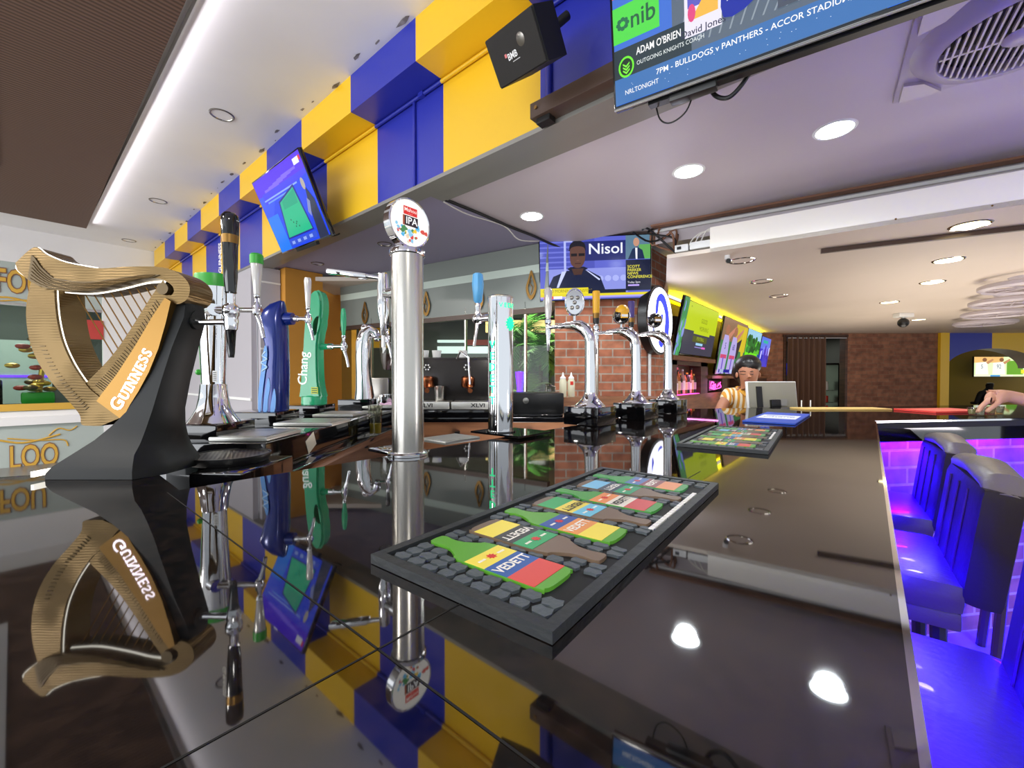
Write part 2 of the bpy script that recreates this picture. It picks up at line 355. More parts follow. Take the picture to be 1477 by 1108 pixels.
# left walls
mb = MB('white_paint', None); bb(mb, -9.5, -9.4, 1.02, 1.95, 0, UC); bb(mb, -9.5, -9.4, -6, 1.02, 2.95, UC); bb(mb, -9.5, -9.4, -6, 1.02, .72, .80)
bb(mb, -9.5, -9.4, .94, 1.02, 0, 2.95); bb(mb, -9.48, -9.36, -6, 1.0, .60, .72)
struct('wall_left', mb)
mb = MB('frosted'); bb(mb, -9.45, -9.43, -6, .94, 2.35, 2.95); bb(mb, -9.45, -9.43, -6, .94, -.05, .6); mb.m('steel'); bb(mb, -9.46, -9.40, -6, .94, 2.33, 2.37); struct('window_1', mb)
mb = MB('pane'); bb(mb, -9.45, -9.44, -6, .94, .8, 2.33); struct('window_2', mb)
mb = MB('shop_dark'); bb(mb, -12.5, -12.4, -7, 3, 0, 3); mb.m('frosted'); bb(mb, -12.35, -12.3, -.6, .5, .8, 2.0); mb.m('white'); bb(mb, -12.4, -9.5, -6, 2, 2.98, 3.0); mb.m('violet_led'); bb(mb, -12.3, -12.28, -.4, 1.6, 1.30, 1.34)
mb.m('shop_red'); bb(mb, -9.39, -9.385, 1.5 - .9, .95, 1.9, 2.2); struct('wall_shop_back', mb)
mat('lilac_wall', 'b4b0b6', .5)
mb = MB('lilac_wall'); bb(mb, -9.4, -5.5, 1.80, 1.86, 0, 2.58); mb.m('white'); bb(mb, -9.4, -5.5, 1.785, 1.80, 1.02, 1.05); struct('wall_front_panels', mb)
mb = MB('lilac_wall'); bb(mb, -5.52, -5.42, 1.87, 2.09, 0, 2.58); mb.m('white'); 
for z in (.98, 1.1, 1.62, 2.4): bb(mb, -5.42, -5.41, 1.87, 2.09, z, z + .02)
mb.m('orange_paint'); bb(mb, -5.6, -5.3, 2.10, 2.55, 0, 2.6); struct('wall_corner_panels', mb)
# glazed partition behind the back bar
G0 = Vector((-5.45, 2.86, 0)); G1 = Vector((-2.46, 3.335, 0)); GX = (G1 - G0).normalized(); GL = (G1 - G0).length
GM = frame(G0, GX, z=(0, 0, 1)); GM = Matrix(((GX.x, -GX.y, 0, G0.x), (GX.y, GX.x, 0, G0.y), (0, 0, 1, 0), (0, 0, 0, 1)))
mat('frost_dark', '7e847e', .3); mat('frost_light', 'c4d0c4', .3)
mb = MB('frost_dark'); GW = GL + .08
mb.box((GW / 2, .02, 2.5), (GW, .04, .2), GM); mb.m('frost_light').box((GW / 2, .02, 2.36), (GW, .035, .08), GM); mb.m('frost_dark').box((GW / 2, .02, 2.15), (GW, .03, .34), GM)
mb.m('brown_metal').box((GW / 2, .02, 1.95), (GW, .06, .05), GM)
for u in (.6, 1.35, 2.1, 2.85, 3.6): mb.m('steel').box((u, .02, 1.5), (.018, .03, 1.1), GM)
mb.m('steel').box((GW / 2, .0, .97), (GW, .05, .03), GM); mb.m('dark_wood').box((GW / 2, .02, .48), (GW, .08, .96), GM)
struct('wall_glazed_partition', mb)
mb = MB('pane'); mb.box((GW / 2, .02, 1.45), (GW, .008, .95), GM); struct('window_3', mb)
# the room seen through the partition
mb = MB('shop_dark'); fb(mb, -4, 1.4, 8.6, 8.7, 0, 3); mb.m('orange_paint'); fb(mb, -2.9, -2.35, 6.2, 6.4, 0, 2.6); mb.m('yellow_handle'); fb(mb, -2.35, -1.9, 6.5, 6.55, 1.75, 2.1)
mb.m('hall_ceiling'); fb(mb, -2.6, .75, 5.3, 8.7, 2.5, 2.55); mb.m('warm_glow'); fb(mb, -.4, .7, 6.4, 6.5, 1.98, 2.16)
mb.m('shop_white'); fb(mb, -1.5, -.3, 8.5, 8.58, 1.78, 1.92); fb(mb, -1.5, -.9, 8.5, 8.58, 2.0, 2.05); fb(mb, -.75, -.4, 8.5, 8.58, .9, 1.6); mb.m('shop_red'); fb(mb, -.9, -.3, 8.48, 8.56, 1.95, 2.05); mb.m('frosted'); fb(mb, -1.6, -1.0, 8.5, 8.56, .7, 1.7)
mb.m('shop_dark'); fb(mb, .75, .8, 5, 8.6, 0, 2.5)
struct('wall_next_room', mb)
# brick pillar, far walls
def uvwall(mb, a, b, z0, z1):
    w = math.hypot(b[0] - a[0], b[1] - a[1]); mb.quad_uv([(a[0], a[1], z0), (b[0], b[1], z0), (b[0], b[1], z1), (a[0], a[1], z1)], w, z1 - z0, 0, z0)
a = pt(800, 545, d=4.2); b = pt(932, 545, d=4.2); PL = [(a.x, a.y), (b.x, b.y), (-1.70, 4.66), (-2.1, 4.9), (-2.5, 4.1)]
mb = MB('brick')
for k in range(5): uvwall(mb, PL[k], PL[(k + 1) % 5], 0, 2.6)
mb.m('low_ceiling'); mb.poly([(x, y, 2.6) for x, y in PL]); struct('wall_pillar', mb)
mb = MB('white'); q = pt(937, 500, d=4.22); mb.cyl((q.x, q.y, .9), (q.x, q.y, 2.6), .016); struct('trim_pipe', mb)
mb = MB('dark_wood'); bb(mb, -1.95, -1.85, 4.6, 10.6, 0, 2.25); mb.m('mid_wood'); bb(mb, -1.85, -1.7, 4.66, 10.5, 0, 1.08)
for y0, y1, z0, z1 in ((4.66, 4.95, 1.08, 1.50), (5.85, 6.15, 1.08, 1.50), (6.9, 7.2, 1.08, 1.28), (8, 10.5, 1.08, 1.28)): bb(mb.m('dark_wood'), -1.85, -1.7, y0, y1, z0, z1)
bb(mb.m('dark_wood'), -1.85, -1.7, 4.66, 6.15, 1.44, 1.50); bb(mb.m('mid_wood'), -1.9, -1.64, 4.66, 6.3, 1.49, 1.54); bb(mb, -1.9, -1.64, 6.15, 10.4, 1.28, 1.32)
mb.m('pink_glow'); bb(mb, -1.85, -1.845, 5.0, 5.8, 1.10, 1.14); bb(mb, -1.85, -1.70, 4.98, 5.8, 1.085, 1.09)
struct('wall_screens', mb)
mb = MB('cove_yellow'); bb(mb, -1.84, -1.82, 4.7, 10.3, 2.19, 2.215); struct('trim_cove_light', mb)
lamp('cove_glow', 'AREA', (-1.76, 7.5, 2.19), 26, (1, .88, .02), 5.4, .06, (.15, 0, 1)).data.shape = 'RECTANGLE'
bpy.data.objects['cove_glow'].rotation_euler = (R(180), 0, R(90))
lamp('cove_wash', 'AREA', (-1.70, 7.5, 2.2), 5, (1, .88, .02), 5.4, .04, (-.3, 0, -1)).rotation_euler = (0, R(15), R(90))
FW = pt(1105, 545, d=9.1); FM = Matrix.Translation((FW.x, FW.y, 0)) @ RZ; K = 9.1 / FPX
def fx(px): return (px - 1105) * K
def fz(py): return CZ + (545 - py) * K
def wp(x, z, y=0): p = FM @ Vector((x, y, z)); return p
mb = MB('brick_far')
def fq(m, x0, x1, z0, z1, y=0): mb.m(m); mb.quad_uv([wp(x0, z0, y), wp(x1, z0, y), wp(x1, z1, y), wp(x0, z1, y)], x1 - x0, z1 - z0, x0, z0)
fq('brick_far', -.3, fx(1130), 0, 2.4); fq('brick_far', fx(1220), fx(1352), 0, 2.4); fq('brick_far', fx(1130), fx(1220), 2.2, 2.4)
mb.m('dark_wood').box(((fx(1130) + fx(1220)) / 2, .05, 2.19), (1.4, .16, .05), FM); mb.box((fx(1219), .05, 1.1), (.05, .16, 2.2), FM); mb.box((fx(1131), .05, 1.1), (.05, .16, 2.2), FM)
struct('wall_far_brick', mb)
mb = MB('shop_dark'); mb.box((1.4, 2.2, 1.2), (4, .1, 2.4), FM); mb.box((fx(1150) - 1.3, 1.2, 1.2), (.1, 2, 2.4), FM); mb.box((fx(1250), 1.1, 1.2), (.1, 2.1, 2.4), FM); mb.m('blue_paint').box((fx(1205), 1.5, 1.5), (.8, .1, .3), FM); struct('wall_store_room', mb)
# yellow and blue arch
mb = MB('yellow_paint'); mb.box((fx(1358.5), .0, 1.2), (.19, .12, 2.4), FM)
ax0, ax1 = fx(1365), fx(1500); acx = (ax0 + ax1) / 2; arc = []
for k in range(25):
    t = math.pi - math.pi * k / 24; arc.append((acx + (ax1 - ax0) / 2 * math.cos(t), 1.50 + .42 * math.sin(t)))
split = fx(1430)
def piece(m, lo, hi):
    pts = [p for p in arc if lo <= p[0] <= hi]
    zs = lambda x: 1.50 + .42 * math.sqrt(max(0, 1 - ((x - acx) / ((ax1 - ax0) / 2)) ** 2))
    for a, b in zip([(lo, zs(lo))] + pts, pts + [(hi, zs(hi))]):
        if b[0] - a[0] > 1e-4: mb.m(m).poly([wp(a[0], a[1]), wp(b[0], b[1]), wp(b[0], 2.4), wp(a[0], 2.4)])
piece('blue_paint', ax0, split); piece('yellow_paint', split, ax1)
for a, b in zip(arc, arc[1:]): mb.m('hall_ceiling').poly([wp(a[0], a[1]), wp(b[0], b[1]), wp(b[0], b[1], .4), wp(a[0], a[1], .4)])
mb.m('yellow_paint').box((ax1 + 1.5, 0, 1.2), (3, .1, 2.4), FM); struct('wall_arch', mb)
mat('olive_wall', '94801c', .6)
mb = MB('olive_wall'); mb.box((acx + .5, 1.6, 1.3), (5, .1, 2.6), FM); mb.m('black_matte').box((fx(1377), 1.5, 1.1), (fx(1400) - fx(1354), .1, .55), FM); mb.m('hall_ceiling').box((acx + .5, .9, 2.45), (5, 1.6, .05), FM); mb.m('grey_metal').box((fx(1450), 1.52, 1.05), (.5, .03, .3), FM); struct('wall_snug', mb)
# ================================================================ BAR
E0, E1, E2 = (.021, -.5), (.018, 2.46), (.555, 3.084)
BAR = [E0, E1, E2, (1.8, 4.525), (1.1, 4.935), (-.59, 2.98), (-.9, 2.6), (-.89, .18), (-1.17, .185), (-1.50, -.5)]
root = thing('bar_counter', 'long glossy black granite bar counter that turns right at its far end', 'bar counter', (-.45, 1, 0))
def rel(o): o.location = -Vector(o.parent.location)
mb = MB('bar_granite'); slab(mb, BAR, BZ - .035, .035); o = mb.build('granite_top', root); rel(o)
mat('grout', '040404', .7)
mb = MB('grout'); z = BZ + .0003
for a, b in (((-.885, .163), (.016, .163)), ((-.261, -.5), (-.261, .9))):
    a = Vector(a); b = Vector(b); n = (b - a).normalized(); n = Vector((-n.y, n.x)) * .0008
    mb.poly([(a.x - n.x, a.y - n.y, z), (b.x - n.x, b.y - n.y, z), (b.x + n.x, b.y + n.y, z), (a.x + n.x, a.y + n.y, z)])
o = mb.build('tile_joint', root); rel(o)
def edge_strip(mb, pts, off, z0, z1, th=.004):
    for a, b in zip(pts, pts[1:]):
        a = Vector(a); b = Vector(b); t = (b - a).normalized(); n = Vector((t.y, -t.x)); mb.prism([tuple(a + n * off), tuple(b + n * off), tuple(b + n * (off + th)), tuple(a + n * (off + th))], z1 - z0, Matrix.Translation((0, 0, z0)))
mb = MB('chrome'); edge_strip(mb, [E0, E1], 0, BZ - .034, BZ - .002, .005); edge_strip(mb, [E1, E2, (1.8, 4.525)], 0, BZ - .009, BZ - .002, .004); o = mb.build('edge_trim', root, 'bright metal edge trim'); rel(o)
mb = MB('black_matte'); edge_strip(mb, [E1, E2, (1.8, 4.525)], .0005, BZ - .036, BZ - .0095, .002); o = mb.build('edge_band', root); rel(o)
mb = MB('black_gloss'); edge_strip(mb, [E0, E1, E2, (1.8, 4.525)], -.04, BZ - .10, BZ - .035, .02); o = mb.build('apron', root); rel(o)
mb = MB('brick_bar')
def uvw(a, b, z0, z1): uvwall(mb, a, b, z0, z1)
n = Vector((E2[0] - E1[0], E2[1] - E1[1])).normalized(); n = Vector((-n.y, n.x)) * .16
uvw((-.13, -.5), (-.13, 2.52), .0, BZ - .035); uvw((-.13, 2.52), (1.8 + n.x, 4.525 + n.y), 0, BZ - .035)
o = mb.build('brick_front', root, 'brick front under the overhang'); rel(o)
mb = MB('black'); slab(mb, [(-.14, -.5), (-.14, 2.5), (-.35, 2.7), (-.86, 2.55), (-.86, .25), (-1.1, .15), (-1.4, -.5)], .05, BZ - .09); slab(mb, [(-.15, 2.55), (1.6, 4.57), (1.1, 4.85), (-.55, 2.95), (-.8, 2.6)], .05, BZ - .09); o = mb.build('carcass', root); rel(o)
mb = MB('blue_led'); edge_strip(mb, [(-.09, -.3), (-.09, 2.5)], 0, BZ - .055, BZ - .045, .012); o = mb.build('led_strip', root, 'blue light strip under the overhang'); rel(o)
mb = MB('blue_led'); edge_strip(mb, [(E1[0] + n.x * .55, E1[1] + n.y * .55 + .02), (1.75 + n.x * .55, 4.46 + n.y * .55)], 0, BZ - .055, BZ - .045, .012); o = mb.build('led_strip', root, 'blue light strip under the overhang'); rel(o)
for p, l, rz in (((-.03, .1, 1.03), .8, 0), ((-.03, .9, 1.03), .8, 0), ((-.03, 1.7, 1.03), .8, 0), ((.27, 2.93, 1.03), .9, R(-40)), ((.9, 3.66, 1.03), .9, R(-40))):
    q = lamp('under_bar_glow', 'AREA', p, 300, (.010, .0, 1), .05, l); q.rotation_euler = (0, R(-38), rz)
lamp('under_bar_violet', 'AREA', (.35, 2.85, .98), .08, (1, .05, .9), .05, .8).rotation_euler = (0, R(60), R(-40))
# ---------------------------------------------------------------- back counters
root = thing('tap_station', 'black stepped tap station carrying the row of beer towers left of the steel column', 'counter', (-1.2, .6, 0)); 
mb = MB('black_gloss'); fb(mb, -.66, -.55, .86, 1.06, .5, 1.095, .004); fb(mb, -.80, -.66, .97, 1.06, .5, 1.095, .004); fb(mb, -.97, -.62, 1.06, 2.5, .5, 1.125, .004)
for l, d in ((-.85, 1.16), (-.92, 1.56), (-.935, 1.93), (-.885, 2.44)): fb(mb, l - .09, l + .09, d - .075, min(d + .09, 2.5), 1.12, 1.168, .003)
if 1: pass; o = mb.build('top', root); rel(o)
mb = MB('black_gloss'); fb(mb, -.615, -.55, .85, 2.0, 1.03, 1.055, .003); o = mb.build('shelf', root); rel(o)
mb = MB('black'); fb(mb, -.95, -.72, 1.0, 2.45, 0, .6); o = mb.build('plinth', root); rel(o)
root = thing('back_counter', 'dark topped back counter with brown wooden front under the coffee machine', 'counter', (-2.2, 1.9, 0))
mb = MB('black_gloss'); fb(mb, -1.6, .36, 2.55, 3.25, 1.02, 1.05, .003); o = mb.build('top', root); rel(o)
mb = MB('mid_wood'); fb(mb, -1.6, .36, 2.6, 3.25, .1, 1.02); o = mb.build('front', root); rel(o)
for l in (-1.1, -.62, -.35, .1):
    mb = MB('black'); fb(mb, l, l + .03, 2.58, 2.6, .9, .96); o = mb.build('handle_slot', root); rel(o)
root = thing('wood_cabinet', 'brown wooden cabinet with black vertical handle slots in front of the brick pillar', 'cabinet', (-1.9, 3.2, 0))
mb = MB('mid_wood'); fb(mb, .22, 1.25, 3.4, 3.7, 0, 1.13, .005); o = mb.build('body', root); rel(o)
for l in (.55, .64):
    mb = MB('black_matte'); fb(mb, l, l + .03, 3.385, 3.40, .9, 1.07); o = mb.build('handle_slot', root); rel(o)
# ================================================================ LIGHTS IN CEILINGS
def downlight(px, py, z, dia, face, label, group, power=0, color=(1, 1, 1), trim='white'):
    q = pt(px, py, z=z); t = thing('downlight', label, 'ceiling light', (q.x, q.y, z), 0, group)
    MB(trim).lathe([(dia * .5, -.004), (dia * .56, -.006), (dia * .6, 0), (dia * .6, .003)], seg=32, caps=False).build('trim_ring', t)
    m = MB(face)
    if face == 'reflector': m.lathe([(dia * .5, -.003), (dia * .38, .03), (dia * .2, .045)], seg=24, caps=False); m.m('downlight_warm' if power else 'reflector').lathe([(dia * .2, .044), (.001, .044)], seg=16, caps=False)
    else: m.lathe([(dia * .5, -.004), (dia * .001, -.006)], seg=32, caps=False)
    m.build('lens' if face != 'reflector' else 'reflector', t)
    if power: lamp('downlight_beam', 'SPOT', (q.x, q.y, z - .02), power, color, dia * .4, None, (0, 0, -1), 150)
for (px, py), w in zip(((1204, 187), (993, 247), (767, 312)), ('nearest the big sports screen', 'middle of the three, right of centre', 'just left above the pillar screen')):
    downlight(px, py, 2.6, .165, 'downlight_cool', 'bright cool white round ceiling panel light, ' + w, 'cool white panel lights over the bar', 45, (.9, .97, 1))
for (px, py), w in zip(((1399, 325), (1368, 375), (1345, 407), (1283, 436), (1325, 461)), ('nearest, beside the track slot', 'second of the row', 'third of the row', 'left of the row near the dome sensor', 'farthest of the row')):
    downlight(px, py, 2.249, .17, 'downlight_warm', 'warm white lounge downlight, ' + w, 'warm downlights in the lounge ceiling', 14, (1, .85, .62), 'chrome')
for (px, py), w in zip(((1070, 376), (1098, 406), (1123, 427)), ('beside the black camera', 'middle of three', 'farthest of three')):
    downlight(px, py, 2.249, .17, 'reflector', 'unlit chrome lounge downlight, ' + w, 'chrome downlights by the screen wall', 0, (1, 1, 1), 'chrome')
for (px, py), w in zip(((320, 166), (228, 290), (186, 347)), ('nearest', 'middle', 'farthest')):
    downlight(px, py, UC - .001, .15, 'reflector', 'dull recessed hall downlight between soffit and fascia, ' + w + ' of three', 'unlit hall downlights', 0, (1, 1, 1), 'steel_dark')
for (px, py), w in zip(((430, 352), (458, 380), (555, 352)), ('left', 'small rear', 'right')):
    downlight(px, py, 2.605, .12, 'reflector', 'dark unlit downlight in the purple back bar ceiling, ' + w, 'unlit back bar downlights', 0, (1, 1, 1), 'brown_metal')
# unseen fill lamps added above and behind to brighten the hall
for x, y in ((-6, -2), (-2, -2.5), (2.5, -1.5), (-5, -4)): lamp('hall_fill', 'AREA', (x, y, 3.3), 110, (1, .97, .92), .5)
lamp('back_bar_fill', 'AREA', (-1.35, 2.0, .45), 30, (1, .96, .95), .5, 1.6, (-.1, .1, 1))  # added upward fill hidden below the bar, brightens the back bar
lamp('soffit_edge_glow', 'AREA', (-4.8, .73, 3.40), 9, (.95, .92, 1), 7, .05, (0, 1, -.12))
lamp('lounge_up_fill', 'AREA', (1.2, 5.8, .3), 48, (1, .9, .78), 2.0, 2.0, (0, 0, 1))  # added upward fill behind the bar leg, lifts the lounge ceiling
lamp('lounge_up_fill', 'AREA', (.6, 8.6, .3), 50, (1, .9, .78), 2.0, 2.0, (0, 0, 1))  # second added upward fill, farther into the lounge
lamp('lounge_side_fill', 'AREA', (3.5, 3.0, .9), 40, (1, .92, .95), 1.0, 1.0, (-.2, .1, 1))  # unseen fill added beyond the right edge to brighten the lounge
lamp('palm_fill', 'AREA', tuple(RZ @ Vector((.15, 5.0, 2.45))), 40, (1, .95, .8), .5)  # fill added above the palms, which were too dark
lamp('next_room_lamp', 'AREA', tuple(RZ @ Vector((-1, 6.4, 2.4))), 60, (1, .93, .8), .8)
lamp('shop_lamp', 'AREA', (-11, 0, 2.9), 60, (.95, 1, .95), .8)
lamp('snug_lamp', 'AREA', tuple(wp(acx, 2.3, .8)), 14, (1, .85, .5), .4)
lamp('store_lamp', 'AREA', tuple(wp(fx(1200), 2.2, 1.0)), 6, (1, 1, .9), .2)
# ================================================================ BEER TOWERS AND BAR THINGS
def smooth(pts, n=4, closed=True):
    out = []; m = len(pts)
    for i in range(m if closed else m - 1):
        g = lambda k: Vector(pts[k % m]) if closed else Vector(pts[max(0, min(m - 1, k))])
        p0, p1, p2, p3 = g(i - 1), g(i), g(i + 1), g(i + 2)
        for k in range(n):
            t = k / n; out.append(tuple(.5 * ((2 * p1) + (p2 - p0) * t + (2 * p0 - 5 * p1 + 4 * p2 - p3) * t * t + (3 * p1 - p0 - 3 * p2 + p3) * t ** 3)))
    if not closed: out.append(tuple(pts[-1]))
    return out
def band(inner, outer, mb, y0, y1, M=None):
    """ribbon between two polylines of equal length in xz, from depth y0 (front) to y1"""
    for a, b, c, d in zip(inner, inner[1:], outer, outer[1:]):
        for q in (((a, y0), (b, y0), (d, y0), (c, y0)), ((c, y1), (d, y1), (b, y1), (a, y1)), ((a, y1), (b, y1), (b, y0), (a, y0)), ((c, y0), (d, y0), (d, y1), (c, y1))):
            mb.poly([(p[0], y, p[1]) for p, y in q])
# ---- harp font
L = Loc(195, .87, BZ)
harp = thing('harp_font', 'bronze harp shaped illuminated stout font lettered GUINNESS on a black flared foot', 'beer tap', L.base, CA)
def xz(pts, n=4, closed=True): return smooth([L.xz(*p) for p in pts], n, closed)
FM0 = frame((0, 0, 0), (1, 0, 0), z=(0, -1, 0))
def plate(mb, pts, y_front, th, bevel=0): mb.prism(pts, th, Matrix.Translation((0, y_front + th, 0)) @ FM0)
foot = [(267, 438), (277, 441), (283, 455), (277, 480), (268, 505), (256, 553), (249, 600), (249, 634), (254, 648), (262, 664)]
mb = MB('harp_black')
# neck and foot: cross sections of growing depth and width from top to floor
secs = [((262, 436), (284, 440), .025), ((258, 455), (285, 460), .03), ((245, 500), (270, 505), .035), ((228, 545), (258, 550), .038), ((205, 590), (250, 590), .042), ((187, 610), (248, 615), .05), ((168, 628), (249, 634), .06), ((145, 645), (251, 648), .072), ((121, 661), (259, 662), .082), ((114, 670), (262, 668), .086), ((114, 680), (263, 680), .087)]
rings = []
for (a, b, dep) in secs:
    x0, z0 = L.xz(*a); x1, z1 = L.xz(*b); z0 = max(z0, .0005); z1 = max(z1, .0005); yc = 0
    ring = []
    for sx, sy in ((0, -.5), (.12, -1), (.5, -1), (.88, -1), (1, -.5), (1, .5), (.88, 1), (.5, 1), (.12, 1), (0, .5)):
        ring.append((x0 + (x1 - x0) * sx, yc + sy * dep, z0 + (z1 - z0) * sx))
    rings.append([mb.V(p) for p in ring])
for a, b in zip(rings, rings[1:]):
    for k in range(10): mb.face([a[k], a[(k + 1) % 10], b[(k + 1) % 10], b[k]], True)
mb.face(rings[0]); mb.face(rings[-1][::-1]); mb.build('foot', harp)
arm_top = [(50, 386), (76, 364), (92, 374), (119, 385), (162, 393), (205, 391), (245, 391), (268, 396), (284, 406), (292, 420), (288, 436), (274, 443), (262, 437)]
arm_bot = [(53, 396), (69, 410), (86, 419), (104, 423), (144, 425), (186, 418), (218, 410), (240, 407), (254, 409), (266, 416), (270, 424), (267, 430), (262, 431)]
t0 = smooth([L.xz(*p) for p in arm_top], 5, False); b0 = smooth([L.xz(*p) for p in arm_bot], 5, False)
mb = MB('harp_gold'); band(b0, t0, mb, -.034, .03); c = L(256, 422)
mb.m('harp_dark').cyl((c.x, -.038, c.z), (c.x, .02, c.z), .0115); mb.build('top_arm', harp)
mb = MB('harp_dark')
low = [((a[0] + (b[0] - a[0]) * .02), (a[1] + (b[1] - a[1]) * .02)) for a, b in zip(b0, t0)]
mid = [((a[0] + (b[0] - a[0]) * f), (a[1] + (b[1] - a[1]) * f)) for a, b, f in zip(b0, t0, [.95 - .55 * min(1, k / 14) for k in range(len(b0))])]
for k in range(5, 34): pass
band(low[5:36], mid[5:36], mb, -.0365, -.030)
for k in range(6):
    f = .12 + .14 * k
    mb.m('harp_gold').tube([(low[i][0] + (mid[i][0] - low[i][0]) * f, -.037, low[i][1] + (mid[i][1] - low[i][1]) * f) for i in range(6, 35)], .0009, 5)
mb.build('engraved_underside', harp)
col_out = [(69, 410), (63, 437), (62, 464), (67, 495), (79, 524), (97, 551), (118, 574), (136, 596), (139, 610), (152, 612), (166, 612)]
col_in = [(101, 420), (102, 440), (105, 466), (112, 495), (124, 522), (137, 543), (150, 560), (165, 573), (178, 587), (186, 596), (192, 601)]
a0 = smooth([L.xz(*p) for p in col_out], 5, False); i0 = smooth([L.xz(*p) for p in col_in], 5, False)
mb = MB('harp_gold'); band(i0, a0, mb, -.03, .03)
for k in range(16, 44):       # fine raised comb along the column
    f = .55; p = (i0[k][0] * (1 - f) + a0[k][0] * f, i0[k][1] * (1 - f) + a0[k][1] * f); g = .72; q = (i0[k][0] * (1 - g) + a0[k][0] * g, i0[k][1] * (1 - g) + a0[k][1] * g)
    if k < 36: mb.m('harp_dark').tube([(p[0], -.0305, p[1]), (q[0], -.0305, q[1])], .0008, 5)
mb.m('harp_gold').build('column', harp)
sb_in = [(251, 409), (243, 420), (232, 436), (217, 460), (203, 482), (188, 504), (175, 520), (162, 534), (150, 546), (143, 553)]
sb_out = [(264, 424), (256, 440), (246, 458), (232, 482), (220, 502), (207, 522), (196, 539), (186, 553), (176, 566), (167, 577)]
si = smooth([L.xz(*p) for p in sb_in], 5, False); so = smooth([L.xz(*p) for p in sb_out], 5, False)
mb = MB('harp_gold'); band(si, so, mb, -.028, .03)
for k in range(8, 42): 
    f, g = .35, .95; p, q = si[k], so[k]
    mb.m('harp_dark').tube([(p[0] + (q[0] - p[0]) * f, -.0285, p[1] + (q[1] - p[1]) * f), (p[0] + (q[0] - p[0]) * g, -.0285, p[1] + (q[1] - p[1]) * g + .001)], .0006, 4)
mb.build('soundboard', harp)
pl = [L.xz(*p) for p in ((168, 577), (176, 566), (196, 540), (220, 503), (246, 459), (262, 435), (270, 440), (263, 470), (253, 505), (240, 537), (226, 563), (214, 582), (206, 597), (202, 602))]
mb = MB('brass'); plate(mb, pl, -.042, .03); mb.build('name_plate', harp)
# serif lettering running up the plate
def serif_text(mb, word, M, size, depth, lead=1.25):
    x = 0; adv = {'G': .74, 'U': .68, 'I': .32, 'N': .72, 'E': .58, 'S': .54}
    for k, ch in enumerate(word):
        s = size * (lead if k == 0 else 1); w = adv[ch] * s; T = M @ Matrix.Translation((x + w * .46, (s - size) * .36, 0)); st = .15 * s; H = .36 * s; sf = .035 * s
        def bar(cx, cy, w_, h_): mb.box((cx, cy, depth / 2), (w_, h_, depth), T)
        if ch == 'I': bar(0, 0, st, 2 * H); bar(0, H - sf, st * 2, sf * 2); bar(0, -H + sf, st * 2, sf * 2)
        elif ch == 'N':
            d = .21 * s; bar(-d, 0, st * .55, 2 * H); bar(d, 0, st * .55, 2 * H); mb.prism([(-d - st * .45, H), (-d + st * .55, H), (d + st * .25, -H), (d - st * .75, -H)], depth, T)
            bar(-d - .02 * s, -H + sf, st * 1.5, sf * 2); bar(d, H - sf, st * 1.5, sf * 2); bar(-d - .03 * s, H - sf, st, sf * 2)
        elif ch == 'U':
            d = .2 * s; pts = [(-d, H), (-d, -.12 * s)] + [(-d * math.cos(t * math.pi / 6), -.12 * s - (H - .12 * s - st * .4) * math.sin(t * math.pi / 6)) for t in range(1, 6)] + [(d, -.12 * s), (d, H)]
            for a, b, wd in zip(pts, pts[1:], [st] + [st * .8] * 3 + [st * .55] * 4):
                a = Vector(a); b = Vector(b); n = (b - a).normalized(); n = Vector((-n.y, n.x)) * wd / 2; mb.prism([tuple(a + n), tuple(a - n), tuple(b - n), tuple(b + n)], depth, T)
            bar(-d, H - sf, st * 1.9, sf * 2); bar(d, H - sf, st * 1.5, sf * 2)
        elif ch == 'E':
            d = -.13 * s; bar(d, 0, st, 2 * H); bar(.03 * s, H - sf, .42 * s, sf * 2); bar(.03 * s, -H + sf, .42 * s, sf * 2); bar(0, 0, .25 * s, sf * 1.6)
            bar(.22 * s, H - .07 * s, sf * 1.6, .13 * s); bar(.23 * s, -H + .08 * s, sf * 1.6, .16 * s); bar(.11 * s, 0, sf * 1.5, .16 * s)
        else:
            mb.text(ch, T, s * 1.04, depth, .018, .95)
            if ch == 'G': mb.box((.17 * s, -.02 * s, depth / 2), (.2 * s, sf * 2, depth), T)
        x += w
    return x
p0 = L(194, 588); p1 = L(240, 505); ax = Vector((p1.x - p0.x, 0, p1.z - p0.z)).normalized()
TM = frame(Vector((p0.x, -.0425, p0.z)) - Vector((ax.z, 0, -ax.x)) * -.003, ax, z=(0, -1, 0))
mb = MB('led_letter'); n0 = serif_text(MB(), 'GUINNESS', TM, 1, .1); ln = Vector((p1.x - p0.x, 0, p1.z - p0.z)).length
serif_text(mb, 'GUINNESS', TM, ln / n0 * 1.0, .0015); mb.build('lettering', harp, 'glowing white GUINNESS lettering')
mb = MB('led_white')
inner = [L.xz(*p) for p in ((104, 423), (144, 425), (186, 418), (220, 410), (249, 408))]
for pth, r, y in ((inner, .0022, -.012), ([L.xz(*p) for p in sb_in], .002, -.022), ([L.xz(*p) for p in col_in[:7]], .0013, -.024), ([L.xz(*p) for p in col_out[:9]], .0016, -.018), ([L.xz(*p) for p in ((69, 410), (51, 396), (50, 386), (76, 364), (92, 373), (119, 384), (162, 392))], .001, -.03)):
    mb.tube([(x, y, z) for x, z in smooth(pth, 4, False)], r, 6)
mb.build('edge_light', harp, 'glowing white edge strip')
